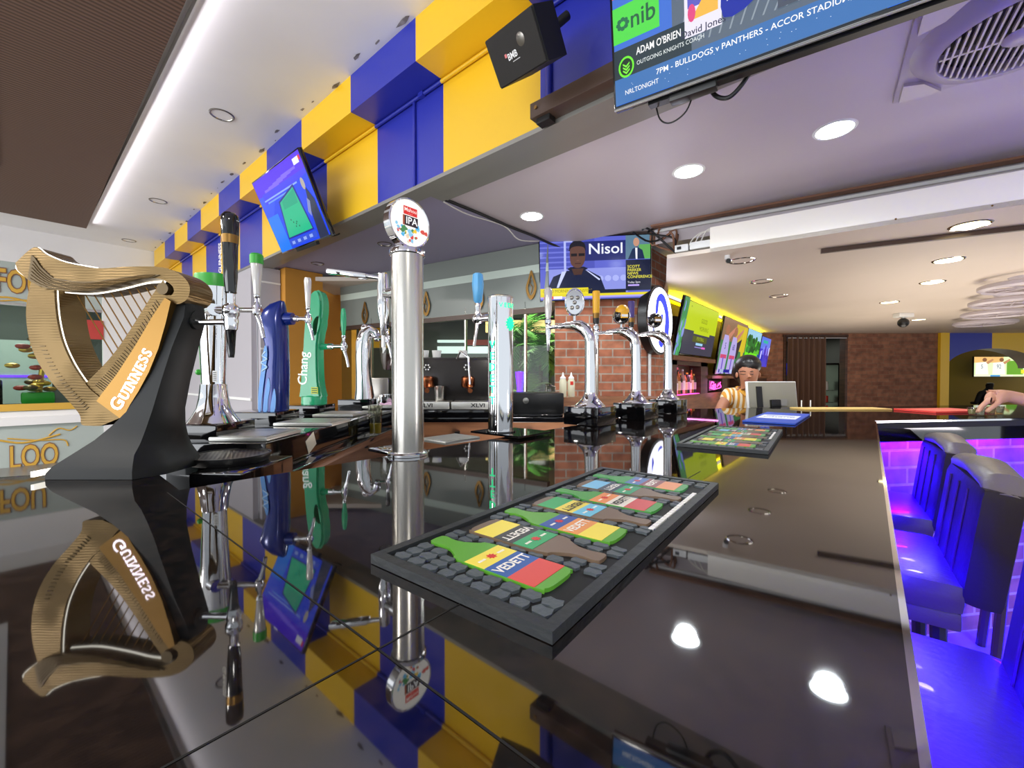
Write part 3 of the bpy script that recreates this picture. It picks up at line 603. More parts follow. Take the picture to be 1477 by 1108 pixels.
for k in range(11):
    tA = k / 10.5; xa = 110 + 132 * tA; ya = 424 if xa < 150 else 424 - (xa - 150) * .155
    ln_ = 78 * (1 - tA * .93) if k > 2 else 80 - 3 * k
    # each string ends on the soundboard edge
    end = None
    for t in range(1, 200):
        x, y = xa + t * .52, ya + t * .86
        sx = 251 - (y - 409) * .76
        if x > sx - 1: end = (x, y); break
    if end: a = L(xa, ya); b = L(*end); MB('brass').cyl((a.x, .0, a.z), (b.x, .0, b.z), .0012, seg=6).build('string', harp)
# stout faucet held out on a rod
a = L(280, 462); b = L(322, 467, .02); c = L(333, 450)
MB('harp_black').cyl((a.x - .012, 0, a.z), (a.x + .008, 0, a.z), .019).build('boss', harp)
mb = MB('chrome'); mb.tube([(a.x, 0, a.z), (b.x - .03, 0, b.z), (c.x, 0, b.z + .001)], [.009, .006, .007], 12); mb.build('shank', harp)
def prof(pts, px0): return [(abs((L.xz(px0 + w, y)[0]) - L.xz(px0, y)[0]), L.xz(px0, y)[1]) for w, y in pts]
mb = MB('chrome'); T = Matrix.Translation((c.x, 0, 0)); mb.lathe(prof([(8, 476), (9, 470), (9.5, 462), (9, 458), (11, 454), (11, 444), (9, 441), (6, 438), (6, 424), (8, 422)], 333), T); mb.ball((c.x, -.012, L.xz(333, 449)[1]), .008); mb.build('faucet', harp)
MB('black_gloss').lathe(prof([(3.5, 516), (4.5, 510), (6.5, 478), (7.5, 476)], 333), T).build('nozzle', harp)
mb = MB('black_gloss'); mb.lathe(prof([(7, 423), (9, 400), (10, 352)], 333), T); mb.m('brass').lathe(prof([(10.5, 352), (11, 340)], 333), T); mb.m('black_gloss').lathe(prof([(11, 340), (11.5, 320), (11, 312), (8, 308), (2, 306)], 333), T)
hd = mb.build('handle', harp, 'tall black handle with gold band')
q = L(329, 375); MB('print').color('e8e0d0').text('GUINNESS', frame((q.x - .006, -.0135, q.z), (0, 0, 1), z=(-.4, -1, 0)), .013, .0008, .01).build('lettering', hd)
MB('led_white').box((L(119, 672).x + .004, -.07, .012), (.006, .05, .01)).build('foot_tag', harp)
for o in harp.children: pass
# round drain grille
L = Loc(331, .985, 1.095)
t = thing('round_drip_tray', 'round black drip tray with perforated grey grille beside the harp font', 'drip tray', L.base, CA)
MB('black').lathe([(.078, .0005), (.084, .012), (.084, .018), (.08, .018), (.08, .012)], seg=40).build('pan', t)
mb = MB('steel_dark'); mb.lathe([(.079, .013), (.079, .0165)], seg=40); mb.m('black')
for i in range(-7, 8):
    for j in range(-7, 8):
        x, y = i * .0095 + (j % 2) * .0047, j * .0085
        if x * x + y * y < .068 ** 2: mb.poly([(x + .003 * math.cos(q * math.pi / 3), y + .003 * math.sin(q * math.pi / 3), .0168) for q in range(6)])
mb.build('grille', t)
def tray(name, label, px, d, z, w, dp, m, rz=CA, thick=.012, lip=True):
    q = pt(px, 545, d=d); t = thing(name, label, 'drip tray', (q.x, q.y, z), rz)
    mb = MB(m); mb.box((0, 0, thick / 2 + .0005), (w, dp, thick), bev=.004); mb.build('pan', t)
    mb = MB('tray_steel' if m != 'black_gloss' else 'black_gloss')
    mb.box((0, 0, thick + .0015), (w * .9, dp * .9, .001)); mb.build('plate', t)
    return t
tray('drip_tray', 'flat dark steel drip tray on the black station before the chrome green topped tower', 372, 1.17, 1.1255, .15, .18, 'tray_steel')
tray('drip_tray', 'long steel drip tray on the station in front of the blue tower', 452, 1.50, 1.1255, .20, .16, 'tray_steel')
tray('drip_tray', 'steel drip tray on the station in front of the green tower', 492, 1.84, 1.1255, .17, .18, 'tray_steel')
tray('drip_tray', 'small steel drip tray behind the round steel column near the coffee grinder', 560, 2.32, 1.1255, .24, .14, 'tray_steel')
# ---- helper: generic faucet pointing along +x of its thing
def faucet(parent, p, dirx, ln, handle, s=1.0, hm='clear_plastic', hprof=None, spout_ang=.35):
    """shank from p along dirx; body at its end, handle above, spout below"""
    p = Vector(p); dirx = Vector(dirx).normalized(); e = p + dirx * ln
    mb = MB('chrome'); mb.tube([p, p + dirx * ln * .3, p + dirx * ln * .32, e + dirx * .012 * s], [.011 * s, .011 * s, .007 * s, .0065 * s], 12)
    mb.lathe([(.006 * s, -.016 * s), (.0105 * s, -.012 * s), (.0105 * s, .012 * s), (.006 * s, .018 * s), (.005 * s, .03 * s), (.008 * s, .034 * s), (.008 * s, .04 * s)], Matrix.Translation(e), 14)
    mb.build('faucet', parent)
    mb = MB('chrome'); sp = dirx * spout_ang; mb.tube([e + Vector((0, 0, -.008 * s)), e + sp * .03 * s + Vector((0, 0, -.04 * s)), e + sp * .05 * s + Vector((0, 0, -.075 * s))], [.007 * s, .0055 * s, .005 * s], 10); mb.build('spout', parent)
    T = Matrix.Translation(e + Vector((0, 0, .038 * s)))
    MB(hm).lathe(hprof or [(.006, 0), (.008, .01), (.013, handle * .9), (.011, handle), (.002, handle + .002)], T, 12).build('handle', parent)
    return e
RX = (1, 0, 0)
# chrome tower with green lid
L = Loc(308, 1.16, 1.168); s = 1.16 / FPX
t = thing('beer_tower', 'tapered chrome beer tower with bright green lid and green trim', 'beer tap', L.base, CA)
P = lambda l: [(w * s, L.xz(308, y)[1]) for w, y in l]
MB('chrome').lathe([(33 * s, .0008), (32 * s, .004)] + P([(27, 600), (21, 588), (18, 572), (16.5, 556), (16, 554)]), seg=32).build('base', t)
mb = MB('chrome'); mb.lathe(P([(15.5, 554), (17, 510), (20, 450), (22.5, 415)]), seg=32, sx=1, sy=.8); mb.build('body', t)
MB('green_lid').lathe(P([(22.8, 415), (23.5, 400), (22.8, 397), (1, 396)]), seg=32, sx=1, sy=.8).build('lid', t)
mb = MB('green_lid'); mb.tube([(L.xz(x, y)[0], .0, L.xz(x, y)[1]) for x, y in ((284.5, 415), (286, 450), (288, 480), (290.5, 520), (292, 552))], .004, 8); mb.ball((L.xz(288, 537)[0] - .003, 0, L.xz(288, 537)[1]), .008); mb.build('side_trim', t)
mb = MB('print'); mb.color('e8e8e4'); q = L(319, 543); mb.box((q.x, -.0245, q.z), (.012, .001, .03)); mb.color('202020'); 
for k in range(5): mb.box((q.x, -.0255, q.z - .01 + k * .005), (.008, .0006, .0015))
mb.build('label_sticker', t)
q = L(318, 449)
MB('chrome').tube([(q.x - .02, -.012, q.z), (q.x + .004, -.03, q.z)], [.02, .016], 14).build('collar', t)
e = faucet(t, (q.x, -.02, q.z), RX, .112, 0, 1.0, 'clear_plastic', [(.0035, 0), (.008, .004), (.009, .02), (.015, .085), (.014, .09)])
hc = MB('green_lid').lathe([(.0165, .085), (.0165, .108), (.013, .112), (.001, .113)], Matrix.Translation(e + Vector((0, 0, .038)))).build('handle_cap', t)
# blue tower
L = Loc(398, 1.56, 1.168); s = 1.56 / FPX
t = thing('beer_tower', 'curved glossy dark blue beer tower with light blue flame artwork', 'beer tap', L.base, CA)
prof_b = [(380, 413, 593, .045), (381, 413.5, 570, .045), (384, 414, 540, .045), (387.5, 413.5, 515, .043), (386, 413, 497, .042), (380, 413, 475, .042), (375, 412, 461, .04), (380, 411.5, 450, .034), (391, 410, 440, .025), (404, 409, 434.5, .012)]
mb = MB('blue_tap'); rings = []
for a, b, y, dep in prof_b:
    x0, z = L.xz(a, y); x1, _ = L.xz(b, y); z = max(z, .0008); cx, w = (x0 + x1) / 2, (x1 - x0) / 2
    rings.append([mb.V((cx + w * (abs(math.cos(k * math.pi / 10)) ** .6) * (1 if math.cos(k * math.pi / 10) > 0 else -1), dep * (abs(math.sin(k * math.pi / 10)) ** .8) * (1 if math.sin(k * math.pi / 10) > 0 else -1), z)) for k in range(20)])
for a, b in zip(rings, rings[1:]):
    for k in range(20): mb.face([a[k], a[(k + 1) % 20], b[(k + 1) % 20], b[k]], True)
mb.face(rings[0]); mb.face(rings[-1]); mb.build('body', t)
mb = MB('blue_light')
fl = [[(383, 590), (384, 560), (388, 530), (391, 505), (394, 500), (396, 512), (394, 530), (391, 552), (388, 575), (387, 591)], [(390, 591), (393, 565), (397, 545), (400, 556), (397, 575), (396, 591)], [(400, 592), (403, 570), (406, 560), (408, 575), (406, 592)]]
for f in fl: mb.prism(smooth([L.xz(*p) for p in f], 3), .001, Matrix.Translation((0, -.0455, 0)) @ FM0)
mb.build('flame_artwork', t)
q = L(391.5, 522); MB('print').color('b8d8f0').tube(smooth([(q.x - .008, -.0465, q.z - .035), (q.x + .010, -.0465, q.z - .02), (q.x - .010, -.0465, q.z - .005), (q.x + .010, -.0465, q.z + .008), (q.x - .006, -.0465, q.z + .02), (q.x + .006, -.0465, q.z + .035)], 5, False), .0022, 6).build('script_mark', t)
q = L(411, 460); MB('blue_tap').tube([(q.x - .02, 0, q.z), (q.x + .005, 0, q.z), (q.x + .006, 0, q.z), (q.x + .03, 0, q.z)], [.02, .02, .024, .022], 18).build('collar', t)
e = faucet(t, (q.x + .03, 0, q.z), RX, .055, .11, 1.05)
# green tower
L = Loc(453, 1.93, 1.168); s = 1.93 / FPX
t = thing('beer_tower', 'tall emerald green beer tower with oval loop top lettered Chang', 'beer tap', L.base, CA)
out = [(436.5, 572), (438, 560), (440, 535), (442, 510), (443.5, 482), (446, 460), (449, 442), (455, 427), (461, 421.5), (466, 422), (470, 434), (470, 452), (467, 470), (465, 485), (463, 500), (463, 520), (464, 545), (466, 560), (469, 572)]
hole = [(459, 485), (457, 476), (458, 466), (462, 459), (466, 458), (467, 466), (465, 476), (462, 484)]
mb = MB('green_tap'); o_ = smooth([L.xz(*p) for p in out], 3, False); 
def lens(mb, pts, th, hole=None):
    cx = sum(p[0] for p in pts) / len(pts)
    zs = sorted(set(round(p[1], 4) for p in pts))
import mathutils.geometry as geo
def holed(mb, outer, inner, y0, y1):
    tri = geo.tessellate_polygon([[Vector((p[0], p[1], 0)) for p in outer], [Vector((p[0], p[1], 0)) for p in inner]]); al = list(outer) + list(inner)
    for f in tri:
        for y in (y0, y1): mb.poly([(al[i][0], y, al[i][1]) for i in f])
    for lp in (outer, inner):
        for a, b in zip(lp, lp[1:] + lp[:1]): mb.poly([(a[0], y0, a[1]), (b[0], y0, b[1]), (b[0], y1, b[1]), (a[0], y1, a[1])])
h_ = smooth([L.xz(*p) for p in hole], 3)
holed(mb, o_, h_, -.03, .03)
cx = L.xz(453, 500)[0]; o2 = [(cx + (x - cx) * .8, z * .985 + .003) for x, z in o_]; holed(mb, o2, [(x, z) for x, z in h_], -.042, .042)
mb.build('body', t)
MB('green_tap').lathe([(.056, .0008), (.056, .036), (.05, .042), (.001, .043)], Matrix.Translation((0, 0, 0)), 28, 1, .85).build('base_collar', t)
q = L(444.5, 532); MB('chang_white').text('Chang', frame((q.x, -.0425, q.z), (.06, 0, 1), z=(0, -1, 0)), .058, .001, .012).build('lettering', t, 'white Chang lettering')
q = L(460, 563); mb = MB('print').color('b8c030'); mb.box((q.x, -.043, q.z), (.03, .001, .03)); mb.color('206040')
for k in range(3): mb.box((q.x, -.0438, q.z - .009 + .009 * k), (.024, .0006, .004))
mb.build('label_sticker', t)
q = L(464, 500); MB('green_tap').tube([(q.x - .01, 0, q.z), (q.x + .035, 0, q.z)], [.018, .011], 14).build('collar', t)
faucet(t, (q.x + .03, 0, q.z), RX, .07, 0, 1.25, 'green_tap', [(.006, 0), (.008, .01), (.013, .06), (.012, .1), (.008, .125), (.001, .128)])
# curved chrome tower
L = Loc(526, 2.44, 1.168)
t = thing('beer_tower', 'slim curved all chrome beer tower behind the round steel column', 'beer tap', L.base, CA)
pp = [(526, 576, 14), (525.5, 560, 12), (524, 540, 10.5), (523, 515, 10), (524, 495, 10.5), (528, 482, 10), (535, 476, 8), (541, 480, 6.5), (543, 486, 6)]
mb = MB('chrome'); mb.tube([(L.xz(a, b)[0], 0, max(.001, L.xz(a, b)[1])) for a, b, r in pp], [r * 2.44 / FPX for a, b, r in pp], 20); mb.build('body', t)
MB('chrome').ball((L.xz(527, 474)[0], 0, L.xz(527, 474)[1]), .026).build('dome', t)
q = L(541, 489); faucet(t, (q.x, 0, q.z), RX, .07, 0, 1.4, 'black_gloss', [(.006, 0), (.010, .01), (.014, .05), (.012, .085), (.001, .09)])
# ---- round steel column with lit IPA badge
c = pt(595, 655, z=BZ); TWR = Vector((-.868, .628, BZ))
t = thing('column_tower', 'brushed steel column beer tower with round lit IPA badge on top', 'beer tap', TWR, 0)
rr = .0385; HH = .49
mb = MB('chrome'); mb.lathe([(.049, .0008), (.049, .006), (.046, .009), (.041, .010)], seg=40); mb.box((-.07, .0, .0045), (.10, .075, .008), bev=.002); mb.build('base_flange', t)
MB('steel').lathe([(rr, .009), (rr, HH)], seg=48).build('column', t)
MB('chrome').lathe([(rr + .001, HH - .003), (rr + .0045, HH - .001), (rr + .0045, HH + .008), (rr + .002, HH + .011), (.001, HH + .012)], seg=40).build('cap_ring', t)
MB('steel_dark').prism([(-.037, .01), (-.037, .10), (-.07, .01)], .003, frame((0, .0015, 0), (1, 0, 0), (0, 0, 1))).build('gusset', t)
bz = HH + .075
mb = MB('chrome'); mb.cyl((0, 0, HH + .01), (0, 0, HH + .02), .006); mb.build('badge_stem', t)
BD = frame((.0, 0, bz), (0, 1, 0), z=(1, 0, 0))
mb = MB('chrome'); mb.lathe([(.001, -.014), (.056, -.014), (.060, -.010), (.060, .012), (.058, .0135), (.0555, .0125)], BD, 40, caps=False); bdg = mb.build('badge_rim', t)
mb = MB('screen').color('fffaf2'); mb.lathe([(.0565, .0125), (.001, .0126)], BD, 40, caps=False)
def bq(x0, y0, x1, y1, c, lift, sk=0): mb.color(c); mb.poly([BD @ Vector(p) for p in ((x0, y0 , lift), (x1, y0 , lift), (x1, y1 , lift), (x0, y1, lift))])
bq(-.020, .018, .020, .038, 'd83028', .0132); bq(-.022, -.008, .022, .016, '2a2026', .0132); bq(-.022, -.008, -.017, .016, 'a05030', .0134)
mb.color('ffe8e0').text('Mahou', BD @ Matrix.Translation((0, .030, .0133)), .013, .0003, .008); mb.color('ffe8e0').text('•  •  •', BD @ Matrix.Translation((0, .021, .0133)), .005, .0003)
mb.color('ffffff').text('IPA', BD @ Matrix.Translation((.003, .004, .0134)), .024, .0003, .012)
for k in range(46):
    a = random.uniform(math.pi * 1.05, math.pi * 1.95); r_ = random.uniform(.018, .05); x, y = r_ * math.cos(a), r_ * math.sin(a) * .95
    w = random.uniform(.003, .008); mb.color(random.choice(['e03028', '50b0e0', 'f0c838', 'f4f0e8', 'e8d0b0', '4a8a50', 'd85040', '88c8e8']))
    mb.poly([BD @ Vector((x + w * random.uniform(.6, 1.2) * math.cos(j * 1.05), y + w * random.uniform(.6, 1.2) * math.sin(j * 1.05), .0131 + k * .00001)) for j in range(6)])
mb.build('badge_face', bdg, 'lit white badge face with red and black IPA logo')
# its faucet, lever lying flat
fz0 = .405
mb = MB('chrome'); mb.tube([(-.035, 0, fz0), (-.06, 0, fz0), (-.061, 0, fz0), (-.09, 0, fz0 + .003)], [.017, .017, .013, .013], 18); mb.lathe([(.006, -.105), (.0075, -.102), (.009, -.07), (.015, -.045), (.0155, -.01), (.014, 0), (.015, .02), (.013, .055), (.010, .058)], Matrix.Translation((-.105, 0, fz0)), 18); mb.build('faucet', t)
MB('chrome').cyl((-.105, 0, fz0 - .10), (-.105, 0, fz0 - .135), .0055).build('spout', t)
mb = MB('chrome'); mb.tube([(-.11, -.0, fz0 + .045), (-.135, -.015, fz0 + .050), (-.15, -.03, fz0 + .053)], [.005, .006, .007], 10)
lv = frame((-.185, -.055, fz0 + .058), (-.72, -.62, .12), z=(0, 0, 1)); mb.box((0, 0, 0), (.105, .026, .013), lv, .004); mb.build('lever', t, 'wide flat chrome lever')
# ---- second steel column with green glow
q = pt(722, 630, d=1.40); q = Vector((q.x, q.y, BZ))
t = thing('column_tower', 'polished steel column beer tower with glowing green lettering and pale blue handle', 'beer tap', (q.x, q.y, BZ), 0)
rr = .0415; HH = .455
mb = MB('black_gloss'); fbM = Matrix.Rotation(CA, 4, 'Z'); mb.box((.02, .03, .009), (.21, .17, .006)); mb.lathe([(.05, .011), (.05, .016), (.001, .017)], seg=36); mb.m('black').box((0, .05, .003), (.15, .1, .0055)); mb.build('base_plate', t)
MB('chrome').lathe([(rr, .015), (rr, HH)], seg=48).build('column', t)
MB('steel').lathe([(rr + .001, HH - .004), (rr + .001, HH), (rr - .003, HH + .003), (rr - .003, HH - .002), (.001, HH - .002)], seg=40).build('cap_ring', t)
def wrap_text(mb, word, ang, z, size, vertical=False):
    for k, ch in enumerate(word):
        if vertical: zz = z - k * size * 1.0; a = ang
        else: zz = z; a = ang + (k - (len(word) - 1) / 2) * size * .75 / rr
        nrm = Vector((math.cos(a), math.sin(a), 0)); tx = Vector((-math.sin(a), math.cos(a), 0))
        mb.text(ch, frame(nrm * (rr + .0006) + Vector((0, 0, zz)), tx, z=nrm), size, .0004, .015)
mb = MB('led_green'); wrap_text(mb, 'VEDETT', R(8), HH - .032, .021); wrap_text(mb, 'VEDETT', R(-88), HH - .16, .036, True)
nrm = Vector((math.cos(R(2)), math.sin(R(2)), 0)); SM = frame(nrm * (rr + .0008) + Vector((0, 0, HH - .09)), (-nrm.y, nrm.x, 0), z=nrm)
mb.prism([((.021 if k % 2 else .013) * math.cos(k * math.pi / 12), (.024 if k % 2 else .015) * math.sin(k * math.pi / 12)) for k in range(24)], .0008, SM)
mb.build('lettering', t, 'glowing green lettering and star')
fz0 = HH - .062
mb = MB('chrome'); mb.tube([(-.038, 0, fz0), (-.065, 0, fz0), (-.066, 0, fz0), (-.095, 0, fz0)], [.013, .013, .01, .012], 16); mb.ball((-.105, 0, fz0), .021, sc=(1, 1, .85)); mb.lathe([(.012, .015), (.009, .03), (.011, .04), (.008, .055)], Matrix.Translation((-.105, 0, fz0)), 14); mb.build('faucet', t)
MB('chrome').cyl((-.105, -.004, fz0 - .015), (-.103, -.02, fz0 - .095), .006, .005, 12).build('spout', t)
MB('sky_handle').lathe([(.009, .055), (.015, .062), (.0205, .12), (.017, .155), (.012, .158), (.001, .159)], Matrix.Translation((-.105, 0, fz0)), 8).build('handle', t, 'pale blue handle')
tray('drip_tray', 'small rounded steel drip tray between the two steel columns', 650, 1.47, 1.07, .13, .16, 'tray_steel', 0)
tray('drip_tray', 'flat black drip tray on the back counter near the wooden cabinet', 775, 2.72, 1.0505, .30, .25, 'black_gloss')
# ---- three swan neck fonts
def swan(px, py, d, hpx, label, badge, bpos, hm, hlen, hpx_, fx_off, scale=1.0):
    q = pt(px, py, d=d); s = d / FPX; H = hpx * s
    t = thing('swan_neck_font', label, 'beer tap', (q.x, q.y, BZ), 0, None)
    bw = .155
    mb = MB('black_gloss'); mb.box((0, 0, .0375), (bw, bw, .073), bev=.003); mb.build('base_block', t)
    mb = MB('chrome'); mb.lathe([(.062, .0742), (.060, .080), (.045, .092), (.032, .108), (.026, .12), (.024, .13)], seg=28); mb.build('flange', t)
    rad = .0225; path = [(0, 0, .125), (0, 0, .2), (0, 0, H - .085)]
    for k in range(1, 9): a = k * math.pi / 16; path.append((-.085 * (1 - math.cos(a)), 0, H - .085 + .075 * math.sin(a)))
    path.append((-.115, 0, H - .009)); mb = MB('chrome'); mb.tube(path, [rad * 1.05, rad * .95] + [rad] * 3 + [rad * 1.15] * 4 + [rad * .95, rad * .8, rad * .65], 24)
    mb.build('neck', t)
    mb = MB('chrome'); mb.tube([(-.11, 0, H - .008), (-.15, 0, H - .01), (-.151, 0, H - .01), (-.2, 0, H - .01)], [.014, .012, .0085, .0085], 14)
    mb.lathe([(.012, -.03), (.013, -.02), (.013, .01), (.011, .016), (.0155, .02), (.0155, .034), (.01, .038), (.009, .05)], Matrix.Translation((-.21, 0, H - .01)), 16); mb.build('faucet', t)
    MB('chrome').lathe([(.004, -.105), (.0055, -.10), (.010, -.03)], Matrix.Translation((-.21, 0, H - .01)), 12).build('spout', t)
    T = Matrix.Translation((-.21, 0, H + .035))
    if hm == 'clear': MB('clear_plastic').lathe([(.013, 0), (.015, .03), (.018, hlen - .01), (.013, hlen), (.001, hlen + .001)], T, 10).build('handle', t, 'clear handle')
    else:
        mb = MB('black'); mb.lathe([(.009, 0), (.015, .006), (.016, .03)], T, 12); mb.m('brass').lathe([(.016, .03), (.0165, .055)], T, 12); mb.m(hm).lathe([(.0165, .055), (.019, hlen - .006), (.017, hlen), (.001, hlen + .001)], T, 12); mb.build('handle', t, hm.split('_')[0] + ' handle')
    mb = MB('chrome'); mb.cyl((-.075, 0, H + .005), (-.075, 0, H + .03), .006)
    bm_ = mb.build('badge_stem', t); zc = H + .065
    if badge == 'oval':
        B = frame((-.075, 0, zc + .022), (.8, .6, 0), z=(.6, -.8, 0)); mb = MB('chrome'); mb.lathe([(.001, -.01), (.036, -.01), (.039, -.006), (.039, .006), (.035, .008), (.034, .006), (.001, .006)], B @ Matrix.Diagonal((1.05, 1.5, 1, 1)), 32)
        mb.m('steel_dark')
        for a, b in ((-.012, .018), (.012, .018), (0, -.002), (-.011, -.024), (.012, -.022)): mb.ball((a, b, .006), .009, B, 10, (1, 1, .35))
        mb.build('badge', bm_, 'oval embossed chrome badge')
    else:
        B = frame((-.075, 0, zc - .002), (.7, .7, 0), z=(.7, -.7, 0)); mb = MB('chrome'); mb.ball((0, 0, 0), .041, B, 18); mb.m('black_gloss').ball((0, 0, .004), .040, B, 18); 
        mb.m('yellow_handle' if badge == 'yellow' else 'brass').box((0, 0, .043), (.034, .03, .006), B, .002); mb.m('white').box((0, -.004, .047), (.03, .012, .002), B)
        if badge == 'yellow': mb.m('yellow_handle').ball((0, .020, .012), .033, B, 14)
        mb.build('badge', bm_, 'round ball shaped badge')
    return t
swan(851, 618, 1.73, 148, 'chrome swan neck font with oval embossed badge, nearest of the row by the brick pillar', 'oval', 0, 'clear', .13, 0, 0)
swan(917, 608, 1.98, 130, 'chrome swan neck font with lemon yellow ball badge and yellow handle, middle of three', 'yellow', 0, 'yellow_handle', .165, 0, 0)
swan(963, 600, 2.28, 118, 'chrome swan neck font with dark ball badge and purple handle, farthest of three', 'dark', 0, 'purple_handle', .15, 0, 0)
# ---- moulded bar mats
BOT = [('5aa030', [('f0dc50', 'star'), ('2858a0', 'VEDETT'), ('d84840', '')]), ('74604e', [('28a060', 'star'), ('383838', 'VEDETT'), ('f0dc50', '')]),
       ('5aa030', [('28509c', 'star'), ('e89850', 'VEDETT'), ('f0dc50', '')]), ('74604e', [('6cc0dc', 'star'), ('ecd858', 'VEDETK'), ('34a860', '')]),
       ('4c9c48', [('e89050', 'star'), ('e8e0d0', 'VEDETK'), ('d05050', '')]), ('74604e', [('34a070', 'star'), ('405060', 'VEDETT'), ('7cc0e0', '')]),
       ('4c9c58', [('5a7cb4', 'star'), ('8c4c54', 'VEDETT'), ('e09060', '')])]
def bottle_outline(w):      # neck at -x, base at +x, length 1, in units of .16 m
    up = [(0, .16), (.05, .20), (.1, .17), (.2, .2), (.3, .38), (.38, .5), (.93, .5), (.98, .42), (1, .25)]
    return [(a, b * w) for a, b in up] + [(a, -b * w) for a, b in up[::-1]]
MATLABELS = {}
def vedett_mat(label, loc, rz, Lx, Wy):
    t = thing('bar_mat', label, 'bar mat', loc, rz, 'moulded bottle bar mats')
    # local x along length, y across width (to the left of length)
    mb = MB('rubber'); b = .011; hx, hy = Lx / 2, Wy / 2
    for c, d in (((0, hy - b / 2), (Lx, b)), ((0, -hy + b / 2), (Lx, b)), ((hx - b / 2, 0), (b, Wy - 2 * b)), ((-hx + b / 2, 0), (b, Wy - 2 * b))): mb.box((c[0], c[1], .0095), (d[0], d[1], .018))
    mb.build('frame', t); MB('rubber_pit').box((0, 0, .0055), (Lx - 2 * b, Wy - 2 * b, .010)).build('bed', t)
    n = 7; pitch = (Lx - .075) / n; bl = .162; bw = .052; st = MB('rubber_stone'); z0 = .0106
    def blocked(x, y):
        for k in range(n):
            cx = -hx + .045 + pitch * (k + .4); rev = k % 2
            tt = ((hy - .020 - y) if not rev else (y + hy - .026)) / bl
            if -.05 < tt < 1.04:
                half = .2 if tt < .2 else (.2 + (tt - .2) / .18 * .3 if tt < .38 else .5)
                if abs(x - cx) < half * bw + .002: return True
        return False
    random.seed(5); rows = 9; rh = (Wy - 2 * b - .004) / rows
    for r_ in range(rows):
        y = -hy + b + .002 + r_ * rh; x = -hx + b + .002; free = []; start = None
        while x < hx - b - .002:
            ok = not any(blocked(x, y + f * rh) for f in (.2, .5, .8))
            if ok and start is None: start = x
            if not ok and start is not None: free.append((start, x)); start = None
            x += .001
        if start is not None: free.append((start, x))
        for a0_, a1_ in free:
            ln_ = a1_ - a0_
            if ln_ < .005: continue
            m_ = max(1, round(ln_ / .014)); w = ln_ / m_
            for k in range(m_):
                xx = a0_ + k * w + .0013; ww = w - .0026; h = rh - .0028; j_ = lambda: random.uniform(-.0014, .0014)
                st.prism([(xx + j_(), y + .003), (xx + ww * .5, y + j_()), (xx + ww + j_(), y + .003), (xx + ww - .0008, y + h * .5), (xx + ww + j_(), y + h - .003), (xx + ww * .5, y + h + j_()), (xx + j_(), y + h - .003), (xx + .0008, y + h * .5)], .0055, Matrix.Translation((0, 0, z0)))
    tag(st.build('stone_relief', t), None, None)
    for k, (cb, bands) in enumerate(BOT):
        cx = -hx + .045 + pitch * (k + .4); rev = k % 2
        if not rev: M = frame((cx, hy - .020, z0), (0, -1, 0), z=(0, 0, 1))
        else: M = frame((cx, -hy + .026, z0), (0, 1, 0), z=(0, 0, 1))
        M = M @ Matrix.Diagonal((bl, bl, 1, 1)); mb = MB('print').color(cb); mb.prism(smooth(bottle_outline(bw / bl * 1.0), 2), .007, M)
        x0 = .42; U = frame(M.translation, M.to_3x3().col[0], z=(0, 0, 1))
        for j, (c, tx) in enumerate(bands):
            x1 = x0 + (.16, .17, .18)[j]; mb.color(c); mb.box(((x0 + x1) / 2 * bl, 0, .0044), ((x1 - x0) * bl, bw * .995, .0068), U)
            if tx.startswith('VED'): mb.color('202020' if tx[-1] == 'K' else 'f4f0e4'); mb.text('VEDETT', U @ Matrix.Translation(((x0 + x1) / 2 * bl, 0, .0079)) @ Matrix.Rotation(R(90), 4, 'Z'), .0165, .0006, .03, .82)
            if tx == 'star':
                mb.color('d02828'); T = U @ Matrix.Translation(((x0 + x1) / 2 * bl, 0, .0079)); mb.prism([((.006 if q % 2 else .0035) * math.cos(q * math.pi / 8), (.006 if q % 2 else .0035) * math.sin(q * math.pi / 8)) for q in range(16)], .0006, T)
                mb.color('f0ece0')
                for sgn in (-1, 1):
                    for q in range(4): mb.box((0, sgn * (.0105 + q * .0027), .0004), (.003, .0018, .0006), T)
            x0 = x1
        mb.build('bottle_relief', t)
    mb = MB('print').color('ecebe4'); random.seed(2); x = -.02
    while x < .17: w = random.uniform(.006, .011); mb.box((x + w / 2, -hy + b + .0055, .0145), (w, .006, .006)); x += w + .0022
    mb.build('raised_strip', t, 'white raised lettering strip'); return t
def quad_mat(c0, c1, c2, c3):   # near, left, far-left, far-right corners -> centre, angle, length, width
    cen = (c0 + c1 + c2 + c3) / 4; ax = ((c2 - c1) + (c3 - c0)) / 2; wd = ((c1 - c0) + (c2 - c3)) / 2
    return cen, math.atan2(ax.y, ax.x), ax.length, wd.length
cen, an, le, wi = quad_mat(*[pt(*p, z=1.1115) for p in ((784, 912), (545, 796), (865, 672), (1040, 696))])
m1 = vedett_mat('moulded black bar mat with colourful VEDETT bottles, nearest on the bar', (cen.x, cen.y, BZ + .0005), an, le, wi)
cen2, an2, le2, wi2 = quad_mat(*[pt(*p, z=1.1115) for p in ((1105, 655), (972, 640), (1035, 611), (1130, 618))])
m1.scale = (1, 1, .52)
m2 = dup(m1, (cen2.x, cen2.y, BZ + .0005), an2, 'moulded black bar mat with colourful bottles, farther one before the blue mat')
q = [pt(*p, z=1.108) for p in ((1143, 612), (1075, 605.5), (1110, 594), (1165, 597.5))]; cen, an, le, wi = quad_mat(*q)
t = thing('blue_bar_mat', 'flat blue bar mat with a white logo panel', 'bar mat', (cen.x, cen.y, BZ + .0005), an)
MB('blue_mat').box((0, 0, .004), (le, wi, .007), bev=.001).build('pad', t)
mb = MB('print').color('f0f2f4'); mb.box((0, 0, .0078), (le * .36, wi * .8, .0004)); mb.color('1848b8'); random.seed(4)
